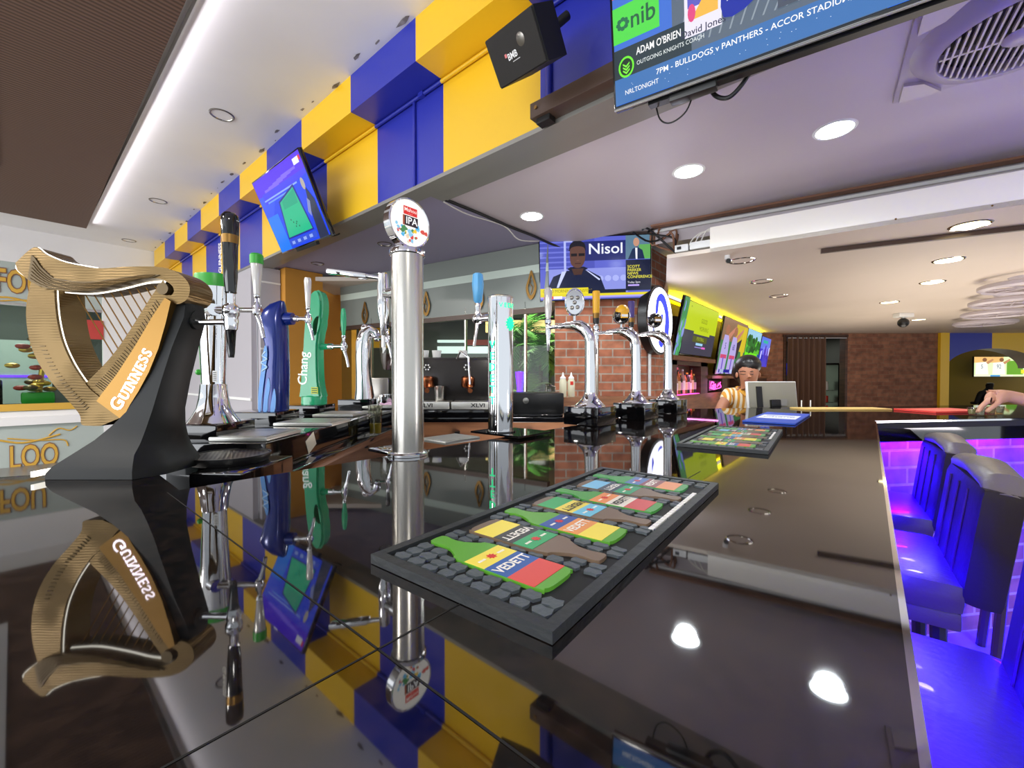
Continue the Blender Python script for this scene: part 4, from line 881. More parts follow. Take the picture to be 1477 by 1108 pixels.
T = frame((0, 0, .0081), (0, -1, 0), z=(0, 0, 1)); mb.text('Chang', T @ Matrix.Translation((0, -.01, 0)), .05, .0003, .01); mb.box((.05, 0, .0082), (.012, wi * .6, .0004))
mb.build('logo_panel', t, 'white logo panel')
a = pt(1148, 591, z=1.11); b = pt(1290, 587, z=1.11)
def strip(name, label, cat, pa, pb, w, h, m, z=BZ):
    c = (pa + pb) / 2; d = pb - pa; t_ = MB(m).box((0, 0, h / 2 + .0005), (math.hypot(d.x, d.y), w, h), bev=.001).build(name); t_.location = (c.x, c.y, z); t_.rotation_euler = (0, 0, math.atan2(d.y, d.x)); return tag(t_, label, cat)
strip('menu_board', 'thin pale yellow menu lying along the far bar end', 'menu', pt(1150, 590.5, z=1.1), pt(1272, 590.5, z=1.1), .14, .008, 'paper_yellow')
strip('red_bar_mat', 'flat red bar mat near the reaching hand', 'bar mat', pt(1318, 594, z=1.1), pt(1400, 593, z=1.1), .22, .010, 'red_mat')
for px in (1156, 1169):
    q = pt(px, 589, z=1.1); o = MB('white').cyl((0, 0, .0085), (0, 0, .05), .0035, seg=10).build('order_spike'); o.location = (q.x, q.y, BZ); tag(o, 'short white upright spike standing on the yellow menu, %s of two' % ('left' if px < 1160 else 'right'), 'spike', 'white order spikes')
# ================================================================ SCREENS
def tv(name, label, M, w, h, draw, th=.035, group=None, cat='television'):
    """M: matrix at screen centre, x right, y up, z towards viewers"""
    t = bpy.data.objects.new(name, None); COL.objects.link(t); t.matrix_world = M; tag(t, label, cat, group); t.empty_display_size = .05
    mb = MB('black_gloss'); mb.box((0, 0, -th / 2), (w, h, th), bev=.004); mb.build('casing', t)
    mb = MB('screen'); iw, ih = w - .02, h - .022
    def P(u, v, k): return (-iw / 2 + u * iw, -ih / 2 + v * ih, .001 + k * .0002)
    cnt = [0]
    def q(pts, c, k=None):
        cnt[0] += 1; mb.color(c); mb.poly([P(u, v, k if k is not None else cnt[0] * .5) for u, v in pts])
    def rct(u0, v0, u1, v1, c): q([(u0, v0), (u1, v0), (u1, v1), (u0, v1)], c)
    def ell(u, v, ru, rv, c, n=16, a0=0): q([(u + ru * math.cos(a0 + 2 * math.pi * k / n), v + rv * math.sin(a0 + 2 * math.pi * k / n)) for k in range(n)], c)
    def txt(s_, u, v, size, c, sx=1, al='CENTER', bold=.01):
        cnt[0] += 1; mb.color(c); p = P(u, v, cnt[0] * .5); mb.text(s_, Matrix.Translation(p), size * ih, .0001, bold, sx, al)
    draw(rct, q, ell, txt); mb.build('picture', t, 'lit picture'); return t
def axes(c, x, up): x = Vector(x).normalized(); n = x.cross(Vector(up)).normalized(); return frame(c, x, y=n.cross(x).normalized())
def snooker(rct, q, ell, txt):
    rct(0, 0, 1, 1, '1440e8'); q([(0, .3), (.5, .9), (0, 1)], '2a50f0'); rct(0, .78, 1, 1, '5020e8'); q([(.1, .66), (1, .74), (1, .8), (.1, .8)], '3a38f0'); rct(0, 0, .25, .5, '1878f0')
    for k in range(5): rct(.18 + .1 * k, .80 + .012 * k, .5 + .09 * k, .83 + .012 * k, '7a60ff')
    rct(.1, .70, .8, .72, '8aa8ff'); rct(.16, .66, .6, .68, '6a98ff')
    q([(.26, .13), (.78, .13), (.72, .72), (.36, .62)], '18208a'); q([(.28, .15), (.76, .15), (.70, .69), (.38, .60)], '1ab888'); q([(.42, .60), (.70, .67), (.69, .5), (.41, .5)], '12a480')
    for x, y in ((.45, .35), (.52, .28), (.5, .25), (.56, .24), (.48, .31), (.54, .3)): ell(x, y, .008, .012, '104838')
    rct(.25, .03, .8, .11, '3050d0')
    for k in range(4): rct(.3 + .12 * k, .05, .36 + .12 * k, .09, '90a8f0')
    q([(.82, 0), (.98, 0), (.97, .45), (.9, .62), (.86, .45)], '20284a'); ell(.885, .66, .03, .07, 'b0a8a0'); q([(.8, .35), (.86, .5), (.89, .45), (.83, .28)], '8088c0')
    rct(.86, .88, .96, .95, 'f0f0ff'); rct(.96, .9, .99, .95, 'e02030')
bl_, br_ = pt(403, 366, Y=1.70), pt(468, 340, Y=1.66); tl_, tr_ = pt(367, 263, Y=1.43), pt(440, 209, Y=1.40)
cen = (bl_ + br_ + tl_ + tr_) / 4; M = axes(cen, (br_ - bl_) + (tr_ - tl_), (tl_ - bl_) + (tr_ - br_))
w = ((br_ - bl_).length + (tr_ - tl_).length) / 2; h = ((tl_ - bl_).length + (tr_ - br_).length) / 2
t = tv('wall_television', 'tilted television on striped fascia showing a green snooker table', M, w, h, snooker)
mb = MB('black'); mb.box((0, -h / 2 - .012, -.02), (w * .4, .03, .03)); mb.cyl((0, 0, -.03), (0, .02, -.22), .02); mb.build('bracket', t)
def news(rct, q, ell, txt):
    rct(0, 0, 1, 1, '5a62c8'); rct(0, .5, .5, 1, '4a52b4'); rct(.06, .1, .8, .5, '8a92e0')
    for k in range(6): rct(0, .52 + .08 * k, .3, .545 + .08 * k, '6a72d4')
    for k in range(5): ell(.48 + .07 * k, .33, .03, .05, 'a8b0f0', 10)
    rct(.40, .62, .78, .93, '20286a'); txt('Nisol', .60, .80, .24, 'e8ecff', 1.1); rct(.22, .45, .24, .95, 'b0b8f0'); rct(.22, .93, .3, .95, 'b0b8f0')
    q([(.05, .12), (.12, .38), (.25, .47), (.44, .47), (.55, .36), (.6, .12)], '141c3c'); q([(.20, .46), (.24, .46), (.17, .2), (.15, .2)], 'c8d0ff'); q([(.44, .46), (.42, .47), (.54, .3), (.55, .32)], 'c8d0ff'); q([(.25, .5), (.33, .38), (.44, .5), (.4, .53), (.28, .53)], '0e1430')
    q([(.29, .5), (.31, .4), (.38, .4), (.40, .5)], '4a3028'); q(smooth([(.275, .78), (.28, .6), (.31, .53), (.345, .51), (.38, .53), (.41, .62), (.415, .78), (.39, .88), (.345, .91), (.3, .88)], 3), '5e3e34')
    q(smooth([(.27, .78), (.275, .88), (.31, .94), (.36, .95), (.41, .9), (.42, .78), (.40, .84), (.345, .86), (.29, .84)], 3), '10101c'); rct(.285, .70, .34, .745, '0a0a14'); rct(.355, .70, .41, .745, '0a0a14'); rct(.32, .575, .375, .59, '3a2020'); rct(.335, .62, .36, .64, '6e4a3c')
    rct(.78, .62, 1, 1, '5a7a90'); rct(.9, .62, 1, .85, '60a858'); q([(.80, .62), (.84, .78), (.88, .82), (.93, .76), (.95, .62)], '1c2c50'); ell(.875, .89, .027, .07, 'c09078'); q([(.865, .8), (.885, .8), (.885, .62), (.87, .62)], 'e8e8f4')
    rct(.78, .12, 1, .61, '141c38'); 
    for k, s_ in enumerate(('SCOTT', 'PARKER', 'NEWS', 'CONFERENCE')): txt(s_, .795, .50 - k * .055, .062, 'e8e040', 1, 'LEFT')
    txt('Today 2pm', .795, .25, .045, 'e8e8f0', 1, 'LEFT', 0); rct(.80, .19, .9, .215, 'c0a8ff')
    rct(0, .09, .44, .19, 'e8d820'); txt('GOOD MORNING TRANSFERS', .02, .14, .07, '8a7c10', .85, 'LEFT', 0); rct(0, .05, 1, .09, 'e0d018'); rct(.44, .09, .78, .15, '101830'); rct(0, .02, 1, .05, 'a8a0f0'); rct(.03, .015, .12, .06, 'e84040'); rct(.12, .015, .2, .06, 'f0f0f8')
p = [pt(778, 435, d=4.13), pt(939, 430, d=4.05), pt(939, 338, d=4.02), pt(778, 343, d=4.10)]; cen = (p[0] + p[1] + p[2] + p[3]) / 4
M = axes(cen, p[1] - p[0], p[3] - p[0]); M.translation = cen - FV * .0; tv('wall_television', 'television on the brick pillar showing a man in sunglasses and yellow ticker', M, (p[1] - p[0]).length, (p[3] - p[0]).length, news)
def sports(rct_, q_, ell_, txt_):
    KU, KV = .74, .70
    rct = lambda a, b, c, d, e: rct_(a * KU if a else 0, b * KV if b else 0, 1 if c >= 1 else c * KU, 1 if d >= 1 else d * KV, e)
    q = lambda pts, c, k=None: q_([(u * KU, v * KV) for u, v in pts], c, k)
    ell = lambda u, v, a, b, c, n=16, a0=0: ell_(u * KU, v * KV, a * KU, b * KV, c, n, a0)
    txt = lambda s, u, v, z, c, sx=1, al='CENTER', bold=.01: txt_(s, u * KU, v * KV, z * KV, c, sx * .92, al, bold)
    rct(0, 0, 1, 1, '3d6fd0'); rct(.2, 0, .75, 1, '5a6878')
    for k in range(13): q([(.22 + .03 * k, .2), (.225 + .03 * k, .2), (.30 + .04 * k, .9), (.293 + .04 * k, .9)], '8c98a4')
    rct(.0, .66, .16, .8, 'e04858'); rct(.18, .80, .22, 1, 'e04858'); txt('CLASSIC', .085, .745, .055, 'f4f4f4', 1.1, 'CENTER', .02); ell(.13, .75, .03, .05, 'e8788a'); q([(.02, .72), (.15, .76), (.15, .77), (.02, .73)], 'f4d4d4')
    rct(0, .38, .16, .60, '50d848'); txt('nib', .105, .49, .15, '1c5c3c', 1, 'CENTER', .01)
    for k in range(8): a = k * math.pi / 4; ell(.035 + .016 * math.cos(a), .49 + .028 * math.sin(a), .008, .014, '1c6c48', 8)
    rct(.18, .52, .24, .78, '50d848'); 
    for k in range(8): a = k * math.pi / 4; ell(.22 + .014 * math.cos(a), .68 + .026 * math.sin(a), .007, .012, '2a8c3c', 8)
    rct(.37, .50, .46, .72, '30b868'); txt('nib', .415, .60, .12, 'c8f040', 1, 'CENTER', .005); rct(.5, .2, 1, 1, '485060')
    rct(0, .16, .26, .34, '22343c'); rct(0, 0, 1, .16, '3a70b0'); rct(.24, .24, .35, .5, 'e8e4f4'); rct(.25, .40, .34, .47, '5a5ac0'); q([(.25, .33), (.34, .33), (.34, .40), (.30, .44), (.27, .36)], 'f0b848'); ell(.262, .37, .012, .05, 'e04880'); txt('David Jones', .295, .265, .055, '30304c', 1.05, 'CENTER', .01)
    q(smooth([(.355, .27), (.355, .5), (.39, .60), (.43, .58), (.445, .45), (.44, .30)], 3), '1028a0'); txt('FOX', .40, .46, .11, 'ffffff', 1.1, 'CENTER', .03); txt('SPORTS', .40, .39, .035, 'ffffff', 1.2); q([(.365, .35), (.43, .40), (.43, .41), (.365, .36)], 'ffffff')
    ell(.043, .22, .028, .065, '70f030', 20); ell(.043, .22, .022, .052, '123018', 20)
    for k in (0, 1, 2): q([(.031, .245 - .02 * k), (.043, .228 - .02 * k), (.055, .245 - .02 * k), (.055, .235 - .02 * k), (.043, .215 - .02 * k), (.031, .235 - .02 * k)], '80f840')
    txt("ADAM O'BRIEN", .08, .285, .062, 'ffffff', .72, 'LEFT', .012); txt('OUTGOING KNIGHTS COACH', .08, .215, .036, 'e8f0f0', .9, 'LEFT', 0)
    txt('NRLTONIGHT', .035, .06, .042, 'ffffff', .9, 'LEFT', 0); txt('7PM - BULLDOGS v PANTHERS - ACCOR STADIUM, SYDNEY', .145, .115, .047, 'ffffff', 1.02, 'LEFT', .006)
    for k in range(40): ell(random.uniform(.02, .98), random.uniform(.02, .14), .0012, .002, 'e0f0ff', 6)
    for k in range(5): rct_(.02 + .2 * k, .74, .17 + .2 * k, .83, 'e04858' if k % 2 else '50d848'); rct_(.02 + .2 * k, .86, .17 + .2 * k, .95, '50d848' if k % 2 else 'e04858')
    ell_(.72, .52, .05, .11, 'a87860'); q_([(.60, .113), (.62, .34), (.69, .42), (.75, .42), (.82, .34), (.84, .113)], '20283c')
    q([(.0, .8), (.12, 1), (0, 1)], 'a8e0c8'); rct(.5, .8, .62, .9, 'd8d8d8'); ell(.6, .86, .01, .03, 'e04858')
B0 = pt(886, 160, z=2.337); xd = Vector((.993, .118, 0)); w, h = 1.46, .83; tilt = R(8); n0 = Vector((xd.y, -xd.x, 0)); upv = Vector((0, 0, 1)) * math.cos(tilt) + n0 * math.sin(tilt)
M = axes(B0 + xd * (w / 2) + upv * (h / 2), xd, upv); t = tv('wall_television', 'big sports television hanging from the fascia at the top right, lettered ACCOR STADIUM, SYDNEY', M, w, h, sports)
mb = MB('black'); mb.box((.05, -h / 2 + .05, -.05), (w * .9, .12, .04)); mb.box((-.45, -h / 2 + .0, -.05), (.16, .05, .05), bev=.005); mb.cyl((-.3, .1, -.06), (-.3, .1, -.16), .03); mb.cyl((.3, .1, -.06), (.3, .1, -.10), .03); mb.build('bracket', t)
MB('silver' if 'silver' in MATS else 'grey_metal').box((0, -h / 2 - .001, -.006), (w, .006, .008)).build('bezel_strip', t)
def cable(name, label, pts, r, m='cable', n=6):
    pts = [Vector(p) for p in pts]; c = pts[0]; mb = MB(m); mb.tube([Vector(q) - c for q in smooth([tuple(p) for p in pts], n, False)], r, 8); o = mb.build(name); o.location = c; return tag(o, label, 'cable')
cable('screen_cable', 'thin black cable loop hanging under the big sports screen', [pt(945, 146, Y=1.66), pt(952, 172, Y=1.66), pt(968, 177, Y=1.66), pt(990, 160, Y=1.66), pt(1002, 128, Y=1.66)], .003)
cable('screen_cable', 'thick black cable bundle looping under the big sports screen', [pt(1022, 122, Y=1.7), pt(1032, 138, Y=1.7), pt(1050, 141, Y=1.7), pt(1068, 125, Y=1.7), pt(1086, 98, Y=1.7)], .008)
cable('snooker_cable', 'grey cable curl below the snooker television', [pt(466, 326, Y=1.78), pt(474, 338, Y=1.76), pt(482, 340, Y=1.76), pt(490, 337, Y=1.78)], .006, 'cable')
cable('ceiling_cable', 'black cable run clipped along the ceiling seam toward the pillar screen', [(-2.37, 2.05, 2.585), (-2.36, 2.4, 2.583), (-2.375, 2.8, 2.587), (-2.36, 3.1, 2.585), (-2.36, 3.35, 2.58), (-2.2, 3.5, 2.5)], .012)
cable('ceiling_cable', 'grey slack wire below the black ceiling cable', [(-2.39, 2.05, 2.575), (-2.40, 2.3, 2.56), (-2.38, 2.7, 2.575), (-2.42, 2.95, 2.53), (-2.38, 3.2, 2.57)], .005, 'cable_white')
# brown bracket rail and speaker
t = thing('screen_rail', 'brown steel bracket rail bolted along the striped fascia', 'rail', (-1.30, 1.72, 2.64)); mb = MB('brown_metal'); mb.box((.95, .03, -.005), (1.95, .09, .075), bev=.002); mb.build('bar', t); MB('brass').cyl((.012, -.017, .0), (.012, -.021, 0), .009, seg=12).build('bolt', t); MB('black').box((.04, .03, -.055), (.08, .05, .03)).build('foot', t)
c4 = [pt(697, 62, Y=1.44), pt(727, 127, Y=1.54), pt(792, 85, Y=1.48), pt(768, 8, Y=1.36)]; cen = (c4[0] + c4[1] + c4[2] + c4[3]) / 4
M = axes(cen, (c4[2] - c4[1]) + (c4[3] - c4[0]), (c4[0] - c4[1]) + (c4[3] - c4[2])); w = ((c4[2] - c4[1]).length + (c4[3] - c4[0]).length) / 2; h = ((c4[0] - c4[1]).length + (c4[3] - c4[2]).length) / 2
t = bpy.data.objects.new('wall_speaker', None); COL.objects.link(t); t.matrix_world = M; tag(t, 'black box loudspeaker angled down from the yellow fascia', 'loudspeaker')
mat('grille_cloth', '2a2826', .8, bump=(400, .6)); mat('speaker_box', '101114', .6)
mb = MB('speaker_box'); mb.prism([(-w / 2, 0), (w / 2, 0), (w / 2 - .03, -.15), (-w / 2 + .07, -.15)], h, frame((0, h / 2, 0), (1, 0, 0), (0, 0, 1))); mb.build('cabinet', t)
mb = MB('grille_cloth'); mb.box((0, 0, .004), (w * .97, h * .96, .012), bev=.003); mb.build('grille', t); mb = MB('steel_dark'); mb.ball((w * .17, h * .12, .006), .03, None, 20, (1, 1, .25)); mb.build('tweeter', t)
mb = MB('print').color('f0f0f0'); mb.text('BMB', Matrix.Translation((-w * .05, -h * .05, .0108)), .035, .0004, .02); mb.color('c8c8c8').box((0, -h * .16, .0108), (.05, .003, .0004)); mb.color('e08080').box((-.06, h * .01, .0108), (.014, .014, .0004)); mb.build('logo', t, 'white maker logo')
MB('speaker_box').cyl((0, 0, -.12), (.05, .05, -.32), .02).build('bracket', t)
# wall screens in the lounge
def good(rct, q, ell, txt):
    rct(0, 0, 1, 1, '34384a'); rct(0, .47, 1, 1, 'b8cc18'); rct(.28, .42, .80, .48, 'b8cc18'); rct(.28, .26, .74, .38, '4c5420'); txt('GOOD', .55, .70, .13, '6a7a10', 1, 'CENTER', .0); txt('MORNING', .58, .54, .13, '6a7a10', 1, 'CENTER', 0); txt('FOOTBALL', .52, .33, .1, '98a820'); rct(.4, .2, .62, .25, '98c8e8'); rct(.6, .14, .72, .18, 'e060c0'); rct(.38, .15, .6, .17, '9080c8'); txt('sky', .1, .92, .05, '5a6a10')
def rugby(rct, q, ell, txt):
    rct(0, 0, 1, 1, '3c7a48'); rct(0, .6, 1, 1, '8a6a50'); rct(.5, .45, 1, .95, 'c8b030'); q([(.4, .5), (.8, .7), (.7, .3), (.4, .3)], '302a34')
    for x, s_ in ((.18, '5'), (.5, '60')):
        q([(x - .15, 0), (x - .12, .5), (x - .08, .7), (x + .10, .7), (x + .13, .4), (x + .1, 0)], 'b0a4dc'); ell(x, .80, .07, .09, 'a06a50'); q([(x - .12, .35), (x + .1, .35), (x + .1, .28), (x - .12, .28)], 'c84870'); txt(s_, x, .5, .16, '302c80')
        rct(x - .03, 0, x + .01, .3, '7050c0'); q([(x + .05, .72), (x + .3, .9), (x + .32, .86), (x + .1, .62)], 'c08068')
    q([(.85, .95), (.95, .95), (.95, .4), (.88, .3), (.8, .5)], 'd0b828'); rct(.08, .02, .75, .08, '1c1c90'); rct(.5, .02, .66, .08, 'b8c8f0'); rct(.12, .02, .26, .08, 'a0b0d0'); rct(.75, .06, .95, .2, 'd0a040')
def greenf(rct, q, ell, txt):
    rct(0, 0, 1, 1, '58b830'); rct(0, .75, 1, 1, '98c8e0'); rct(0, .1, 1, .4, '60d010')
    for k in range(30): ell(random.uniform(.1, .95), random.uniform(.45, .8), .09, .08, random.choice(['246a28', '1c5020', '3a8838', 'd0e8d0' if k > 27 else '2c6c2c']))
    for k in range(5): q([(.1 + .2 * k, .05), (.2 + .2 * k, .05), (.22 + .2 * k, .4), (.08 + .2 * k, .4)], random.choice(['1c4880', '70e020', '205088']))
def bluef(rct, q, ell, txt):
    rct(0, 0, 1, 1, '3838c0'); rct(0, .6, 1, 1, '6078e0'); rct(.2, .8, .7, .9, '30b0a0')
    for k in range(12): x = random.uniform(.1, .9); y = random.uniform(.1, .6); q([(x, y), (x + .1, y), (x + .13, y + .3), (x, y + .25)], random.choice(['c0c0ff', '2020a0', '8080f0', '5030b0']))
def edgef(rct, q, ell, txt):
    rct(0, 0, 1, 1, '3a8a50')
    for k in range(20): ell(random.uniform(.05, .95), random.uniform(.05, .95), .12, .09, random.choice(['287848', '8090d8', '4ca868', '6a80c8']))
def wtv(label, y0, y1, z0, z1, draw, tilt=12):
    tilt = R(tilt); u = Vector((math.sin(tilt), 0, math.cos(tilt))); h = (z1 - z0) / math.cos(tilt); c = Vector((-1.70 + .04, (y0 + y1) / 2, z0)) + u * (h / 2)
    M = axes(c, (0, 1, 0), u); t = tv('wall_television', label, M, y1 - y0, h, draw, group='televisions along the lounge wall'); MB('black').box((0, 0, -.08), (.2, .2, .09)).build('bracket', t)
wtv('lounge wall television nearest the pillar with green picture, partly hidden', 4.68, 4.86, 1.52, 2.18, edgef); wtv('lounge wall television with lime green GOOD MORNING title card', 4.90, 6.15, 1.56, 2.17, good, 10)
wtv('lounge wall television showing rugby players in white shirts', 6.35, 7.85, 1.34, 2.15, rugby, 9); wtv('lounge wall television with bright green pitch, above the bartender', 7.95, 9.1, 1.45, 2.13, greenf, 9); wtv('lounge wall television with blue picture at the far corner', 9.2, 10.15, 1.5, 2.09, bluef, 9)
x0, x1 = 0, 95 * 10.3 / FPX; M = axes(pt(1452, 529, d=10.3), RV, (0, 0, 1))
def rugby2(rct, q, ell, txt):
    rct(0, 0, 1, 1, 'e8ffc0'); rct(.5, .1, .75, .8, '6aa838'); rct(.72, .5, 1, 1, 'e8f000'); rct(.72, .15, 1, .35, 'f0e840'); rct(0, .7, .45, 1, 'f0c078')
    for x in (.12, .38): q([(x - .1, .1), (x - .09, .7), (x + .08, .75), (x + .1, .1)], 'fcfff0'); txt('92' if x > .2 else '5', x, .5, .3, '7888a0', .8); ell(x + .04, .85, .035, .10, '8a5c40'); q([(x + .06, .72), (x + .16, .9), (x + .18, .84), (x + .09, .62)], 'c89068')
    rct(0, 0, .6, .08, 'f8f8d8'); rct(.25, .0, .4, .08, '50a0d8')
tv('wall_television', 'bright television inside the yellow snug beyond the arch', M, x1 - x0, .50, rugby2)
# ---- glowing round sign on the pillar
sc = pt(952, 462, X=-1.60); t = thing('round_sign', 'glowing white oval looking round sign with blue figure on the brick pillar side', 'sign', sc)
B = frame((0, 0, 0), (0, 1, 0), z=(1, 0, 0)); mb = MB('black'); mb.lathe([(.001, -.095), (.33, -.095), (.345, -.08), (.345, .0), (.33, .006)], B, 40); mb.build('casing', t)
mat('sign_white', 'eef0ff', .4, emit=2.4); mat('sign_blue', '2a3ad8', .4, emit=1.2)
mb = MB('sign_white'); mb.lathe([(.32, .008), (.001, .009)], B, 40, caps=False); mb.m('sign_blue')
def sp(pts): mb.prism(smooth(pts, 3), .002, B @ Matrix.Translation((0, 0, .009)))
sp([(-.12, .18), (-.02, .26), (.1, .24), (.2, .1), (.22, -.05), (.17, -.2), (.1, -.1), (.12, .05), (.04, .16), (-.05, .18), (-.08, .08), (-.14, 0)]); sp([(-.2, -.05), (-.14, .02), (-.16, -.12), (-.2, -.18)]); sp([(.0, .05), (.05, .06), (.04, .0), (0, -.02)]); sp([(-.06, -.22), (.03, -.14), (.06, -.24), (0, -.27)])
mb.build('lit_face', t, 'lit white face with blue figure')
lamp('sign_glow', 'AREA', tuple(sc + Vector((.03, 0, 0))), 3, (.85, .88, 1), .5, None, (1, 0, 0))
# ---- exhaust fan in the ceiling
t = thing('ceiling_exhaust_fan', 'square pale plastic exhaust fan with round slatted grille, top right', 'ceiling fan', (.42, 2.40, 2.6), R(4))
mat('pale_plastic', 'b8aeb4', .35); mb = MB('pale_plastic'); mb.box((0, 0, -.008), (.66, .66, .016), bev=.004); 
mb.lathe([(.31, -.016), (.27, -.055), (.235, -.062), (.225, -.05), (.225, -.02)], seg=48, caps=False); mb.lathe([(.06, -.06), (.05, -.068), (.001, -.07)], seg=24, caps=False); mb.build('housing', t)
mb = MB('pale_plastic')
for k in range(-10, 11):
    x = k * .021; l = math.sqrt(max(0, .225 ** 2 - x * x))
    if abs(x) < .05: 
        for s_ in (-1, 1): mb.box((x, s_ * (l + .05) / 2, -.055), (.007, l - .05, .014))
    else: mb.box((x, 0, -.055), (.007, 2 * l, .014))
mb.box((0, 0, -.05), (.45, .012, .02)); mb.build('grille', t); MB('black_matte').lathe([(.22, -.02), (.001, -.019)], seg=30, caps=False).build('dark_throat', t)
for sx in (-1, 1):
    for sy in (-1, 1): mb = MB('pale_plastic'); mb.prism([(sx * .31, sy * .31), (sx * .31, sy * .17), (sx * .24, sy * .20), (sx * .17, sy * .31)], .02, Matrix.Translation((0, 0, -.03))); mb.build('corner_web', t)
def oval_fan(px, py, label):
    q = pt(px, py, z=2.25); t = thing('oval_ceiling_fan', label, 'ceiling fan', (q.x, q.y, 2.25), CA, 'white ring fans on the lounge ceiling')
    mb = MB('pale_plastic'); mb.lathe([(.16, 0), (.10, -.06), (.001, -.06)], seg=20); mb.build('mount', t)
    mb = MB('pale_plastic'); mb.lathe([(.34, -.06), (.36, -.07), (.36, -.10), (.33, -.12), (.31, -.10), (.33, -.07)], seg=36, caps=False); 
    for k in range(3): mb.lathe([(.1 + .07 * k, -.10 - .008 * (2 - k)), (.105 + .07 * k, -.10 - .008 * (2 - k))], seg=24, caps=False)
    for k in range(4): a = k * math.pi / 4; mb.cyl((.33 * math.cos(a), .33 * math.sin(a), -.1), (-.33 * math.cos(a), -.33 * math.sin(a), -.1), .008, seg=8)
    mb.build('ring', t)
for (px, py), l in zip(((1490, 398), (1462, 424), (1440, 443), (1420, 458)), ('nearest, cut by the right edge', 'second', 'third', 'farthest')): oval_fan(px, py, 'white ring ceiling fan in the lounge, %s of four' % l)
q = pt(1049, 374, z=2.22); t = thing('security_camera', 'small black bullet security camera under the white face board', 'camera', (q.x, q.y, 2.25), CA); MB('white').cyl((0, 0, 0), (0, 0, -.03), .02).build('mount', t); MB('black').tube([(.02, .03, -.035), (-.005, -.03, -.05)], .018, 16).build('body', t)
q = pt(1303, 452, z=2.25); t = thing('motion_sensor', 'white ceiling sensor with dark ball among the warm lounge lights', 'sensor', (q.x, q.y, 2.25), CA); MB('white').box((0, 0, -.03), (.22, .12, .06), bev=.01).build('mount', t); MB('black').ball((0, 0, -.14), .07).build('ball', t); MB('white').cyl((0, 0, -.06), (0, 0, -.09), .02).build('stem', t)
t = MB('brown_metal').box((0, 0, 0), (1.6, .03, .03)).build('track_slot'); a = pt(1220, 358, z=2.24); b = pt(1477, 328, z=2.24); t.location = a + (b - a) * .5 + Vector((.2, .02, 0)); t.location.z = 2.232; t.rotation_euler = (0, 0, math.atan2(b.y - a.y, b.x - a.x)); tag(t, 'thin dark track slot in the lounge ceiling beside the nearest warm light', 'track')
t = thing('electrical_box', 'white electrical trunking with loose wires in the ceiling gap above the pillar', 'electrical box', (-1.0, 3.50, 2.285))
mb = MB('white'); mb.box((-.02, .0, .04), (.16, .08, .055), bev=.004, rz=R(8)); mb.build('trunking', t); mb = MB('white'); mb.box((-.16, -.02, .035), (.10, .08, .055), bev=.004, rz=R(8)); mb.build('junction_box', t); MB('black').box((-.17, -.065, .035), (.03, .01, .02)).build('socket', t)
for k in range(3): MB('cable_white').tube(smooth([(-.12 + .04 * k, .02, .06), (-.08 + .05 * k, .0, .11 + .02 * k), (.0 + .04 * k, .01, .15), (.08 + .02 * k, .03, .12 + .02 * k)], 5, False), .006, 6).build('wire', t)
t = thing('wire_tangle', 'tangle of brown and black wires above the pillar television', 'wires', (-1.38, 3.64, 2.50)); 
for k in range(7):
    random.seed(20 + k); MB('cable' if k % 2 else 'brown_trim').tube(smooth([(random.uniform(-.35, 0), random.uniform(-.05, .1), .1 + random.uniform(-.02, .05)), (-.1, random.uniform(-.1, .1), random.uniform(-.05, .1)), (.1, random.uniform(-.1, .1), random.uniform(-.15, .08)), (.1, .0, -.12)], 4, False), .009, 6).build('wire', t)
# ---- gold sign lettering on the shop glass, drops on the partition
def sign_text(word, y, z, size, flip):
    t = thing('gold_sign', 'ornate gold ' + word + ' lettering on the ' + ('upper' if flip > 0 else 'lower') + ' frosted shop band', 'sign', (-9.42, y, z))
    B = frame((0, 0, 0), (0, 1, 0), z=(1, 0, 0)); mb = MB('brown_trim'); mb.text(word, B, size, .004, .045, .5, 'RIGHT'); mb.m('gold_print').text(word, B @ Matrix.Translation((0, 0, .005)), size, .004, .012, .5, 'RIGHT'); mb.build('letters', t)
    mb = MB('gold_print'); mb.tube(smooth([(0, -1.3, -flip * .24), (0, -.7, -flip * .30), (0, -.35, -flip * .22), (0, .02, -flip * .31)], 5, False), .014, 6); mb.tube(smooth([(0, -.5, -flip * .30), (0, -.2, -flip * .24), (0, .05, -flip * .22), (0, .1, -flip * .12)], 5, False), .010, 6)
    if flip < 0: mb.tube(smooth([(0, -.1, .3), (0, .0, .40), (0, .12, .36), (0, .2, .42)], 5, False), .010, 6)
    mb.build('flourish', t)
sign_text('FOU', .31, 2.66, .46, 1); sign_text('LOO', .44, .12, .46, -1)
t = MB('gold_print').box((0, 0, 0), (.02, 7, .10)).build('gold_rail'); t.location = (-9.38, -2.6, .86); tag(t, 'gold rail along the shop window sill', 'rail')
for k, (u, z) in enumerate(((.5, 2.12), (1.55, 2.14), (2.3, 2.15), (2.93, 2.20))):
    q = GM @ Vector((u, -.01, z)); t = thing('gold_drop', 'gold leaf drop decal on grey glass, %s' % ('left of the steel column', 'between the column and the chrome tower', 'left of the blue handle', 'by the pillar television')[k], 'decal', q, math.atan2(GX.y, GX.x), 'gold drop decals on the partition')
    out = smooth([(0, .15), (.035, .06), (.06, -.02), (.04, -.1), (0, -.14), (-.04, -.1), (-.06, -.02), (-.035, .06)], 3); inn = smooth([(0, .10), (.02, .04), (.035, -.02), (.02, -.08), (0, -.10), (-.02, -.08), (-.035, -.02), (-.02, .04)], 3)
    mb = MB('brass'); holed(mb, out, inn, -.005, -.001); mb.tube([(0, -.006, -.08), (.018, -.006, -.02), (-.015, -.006, .02), (0, -.006, .05)], .006, 6); mb.build('leaf', t)
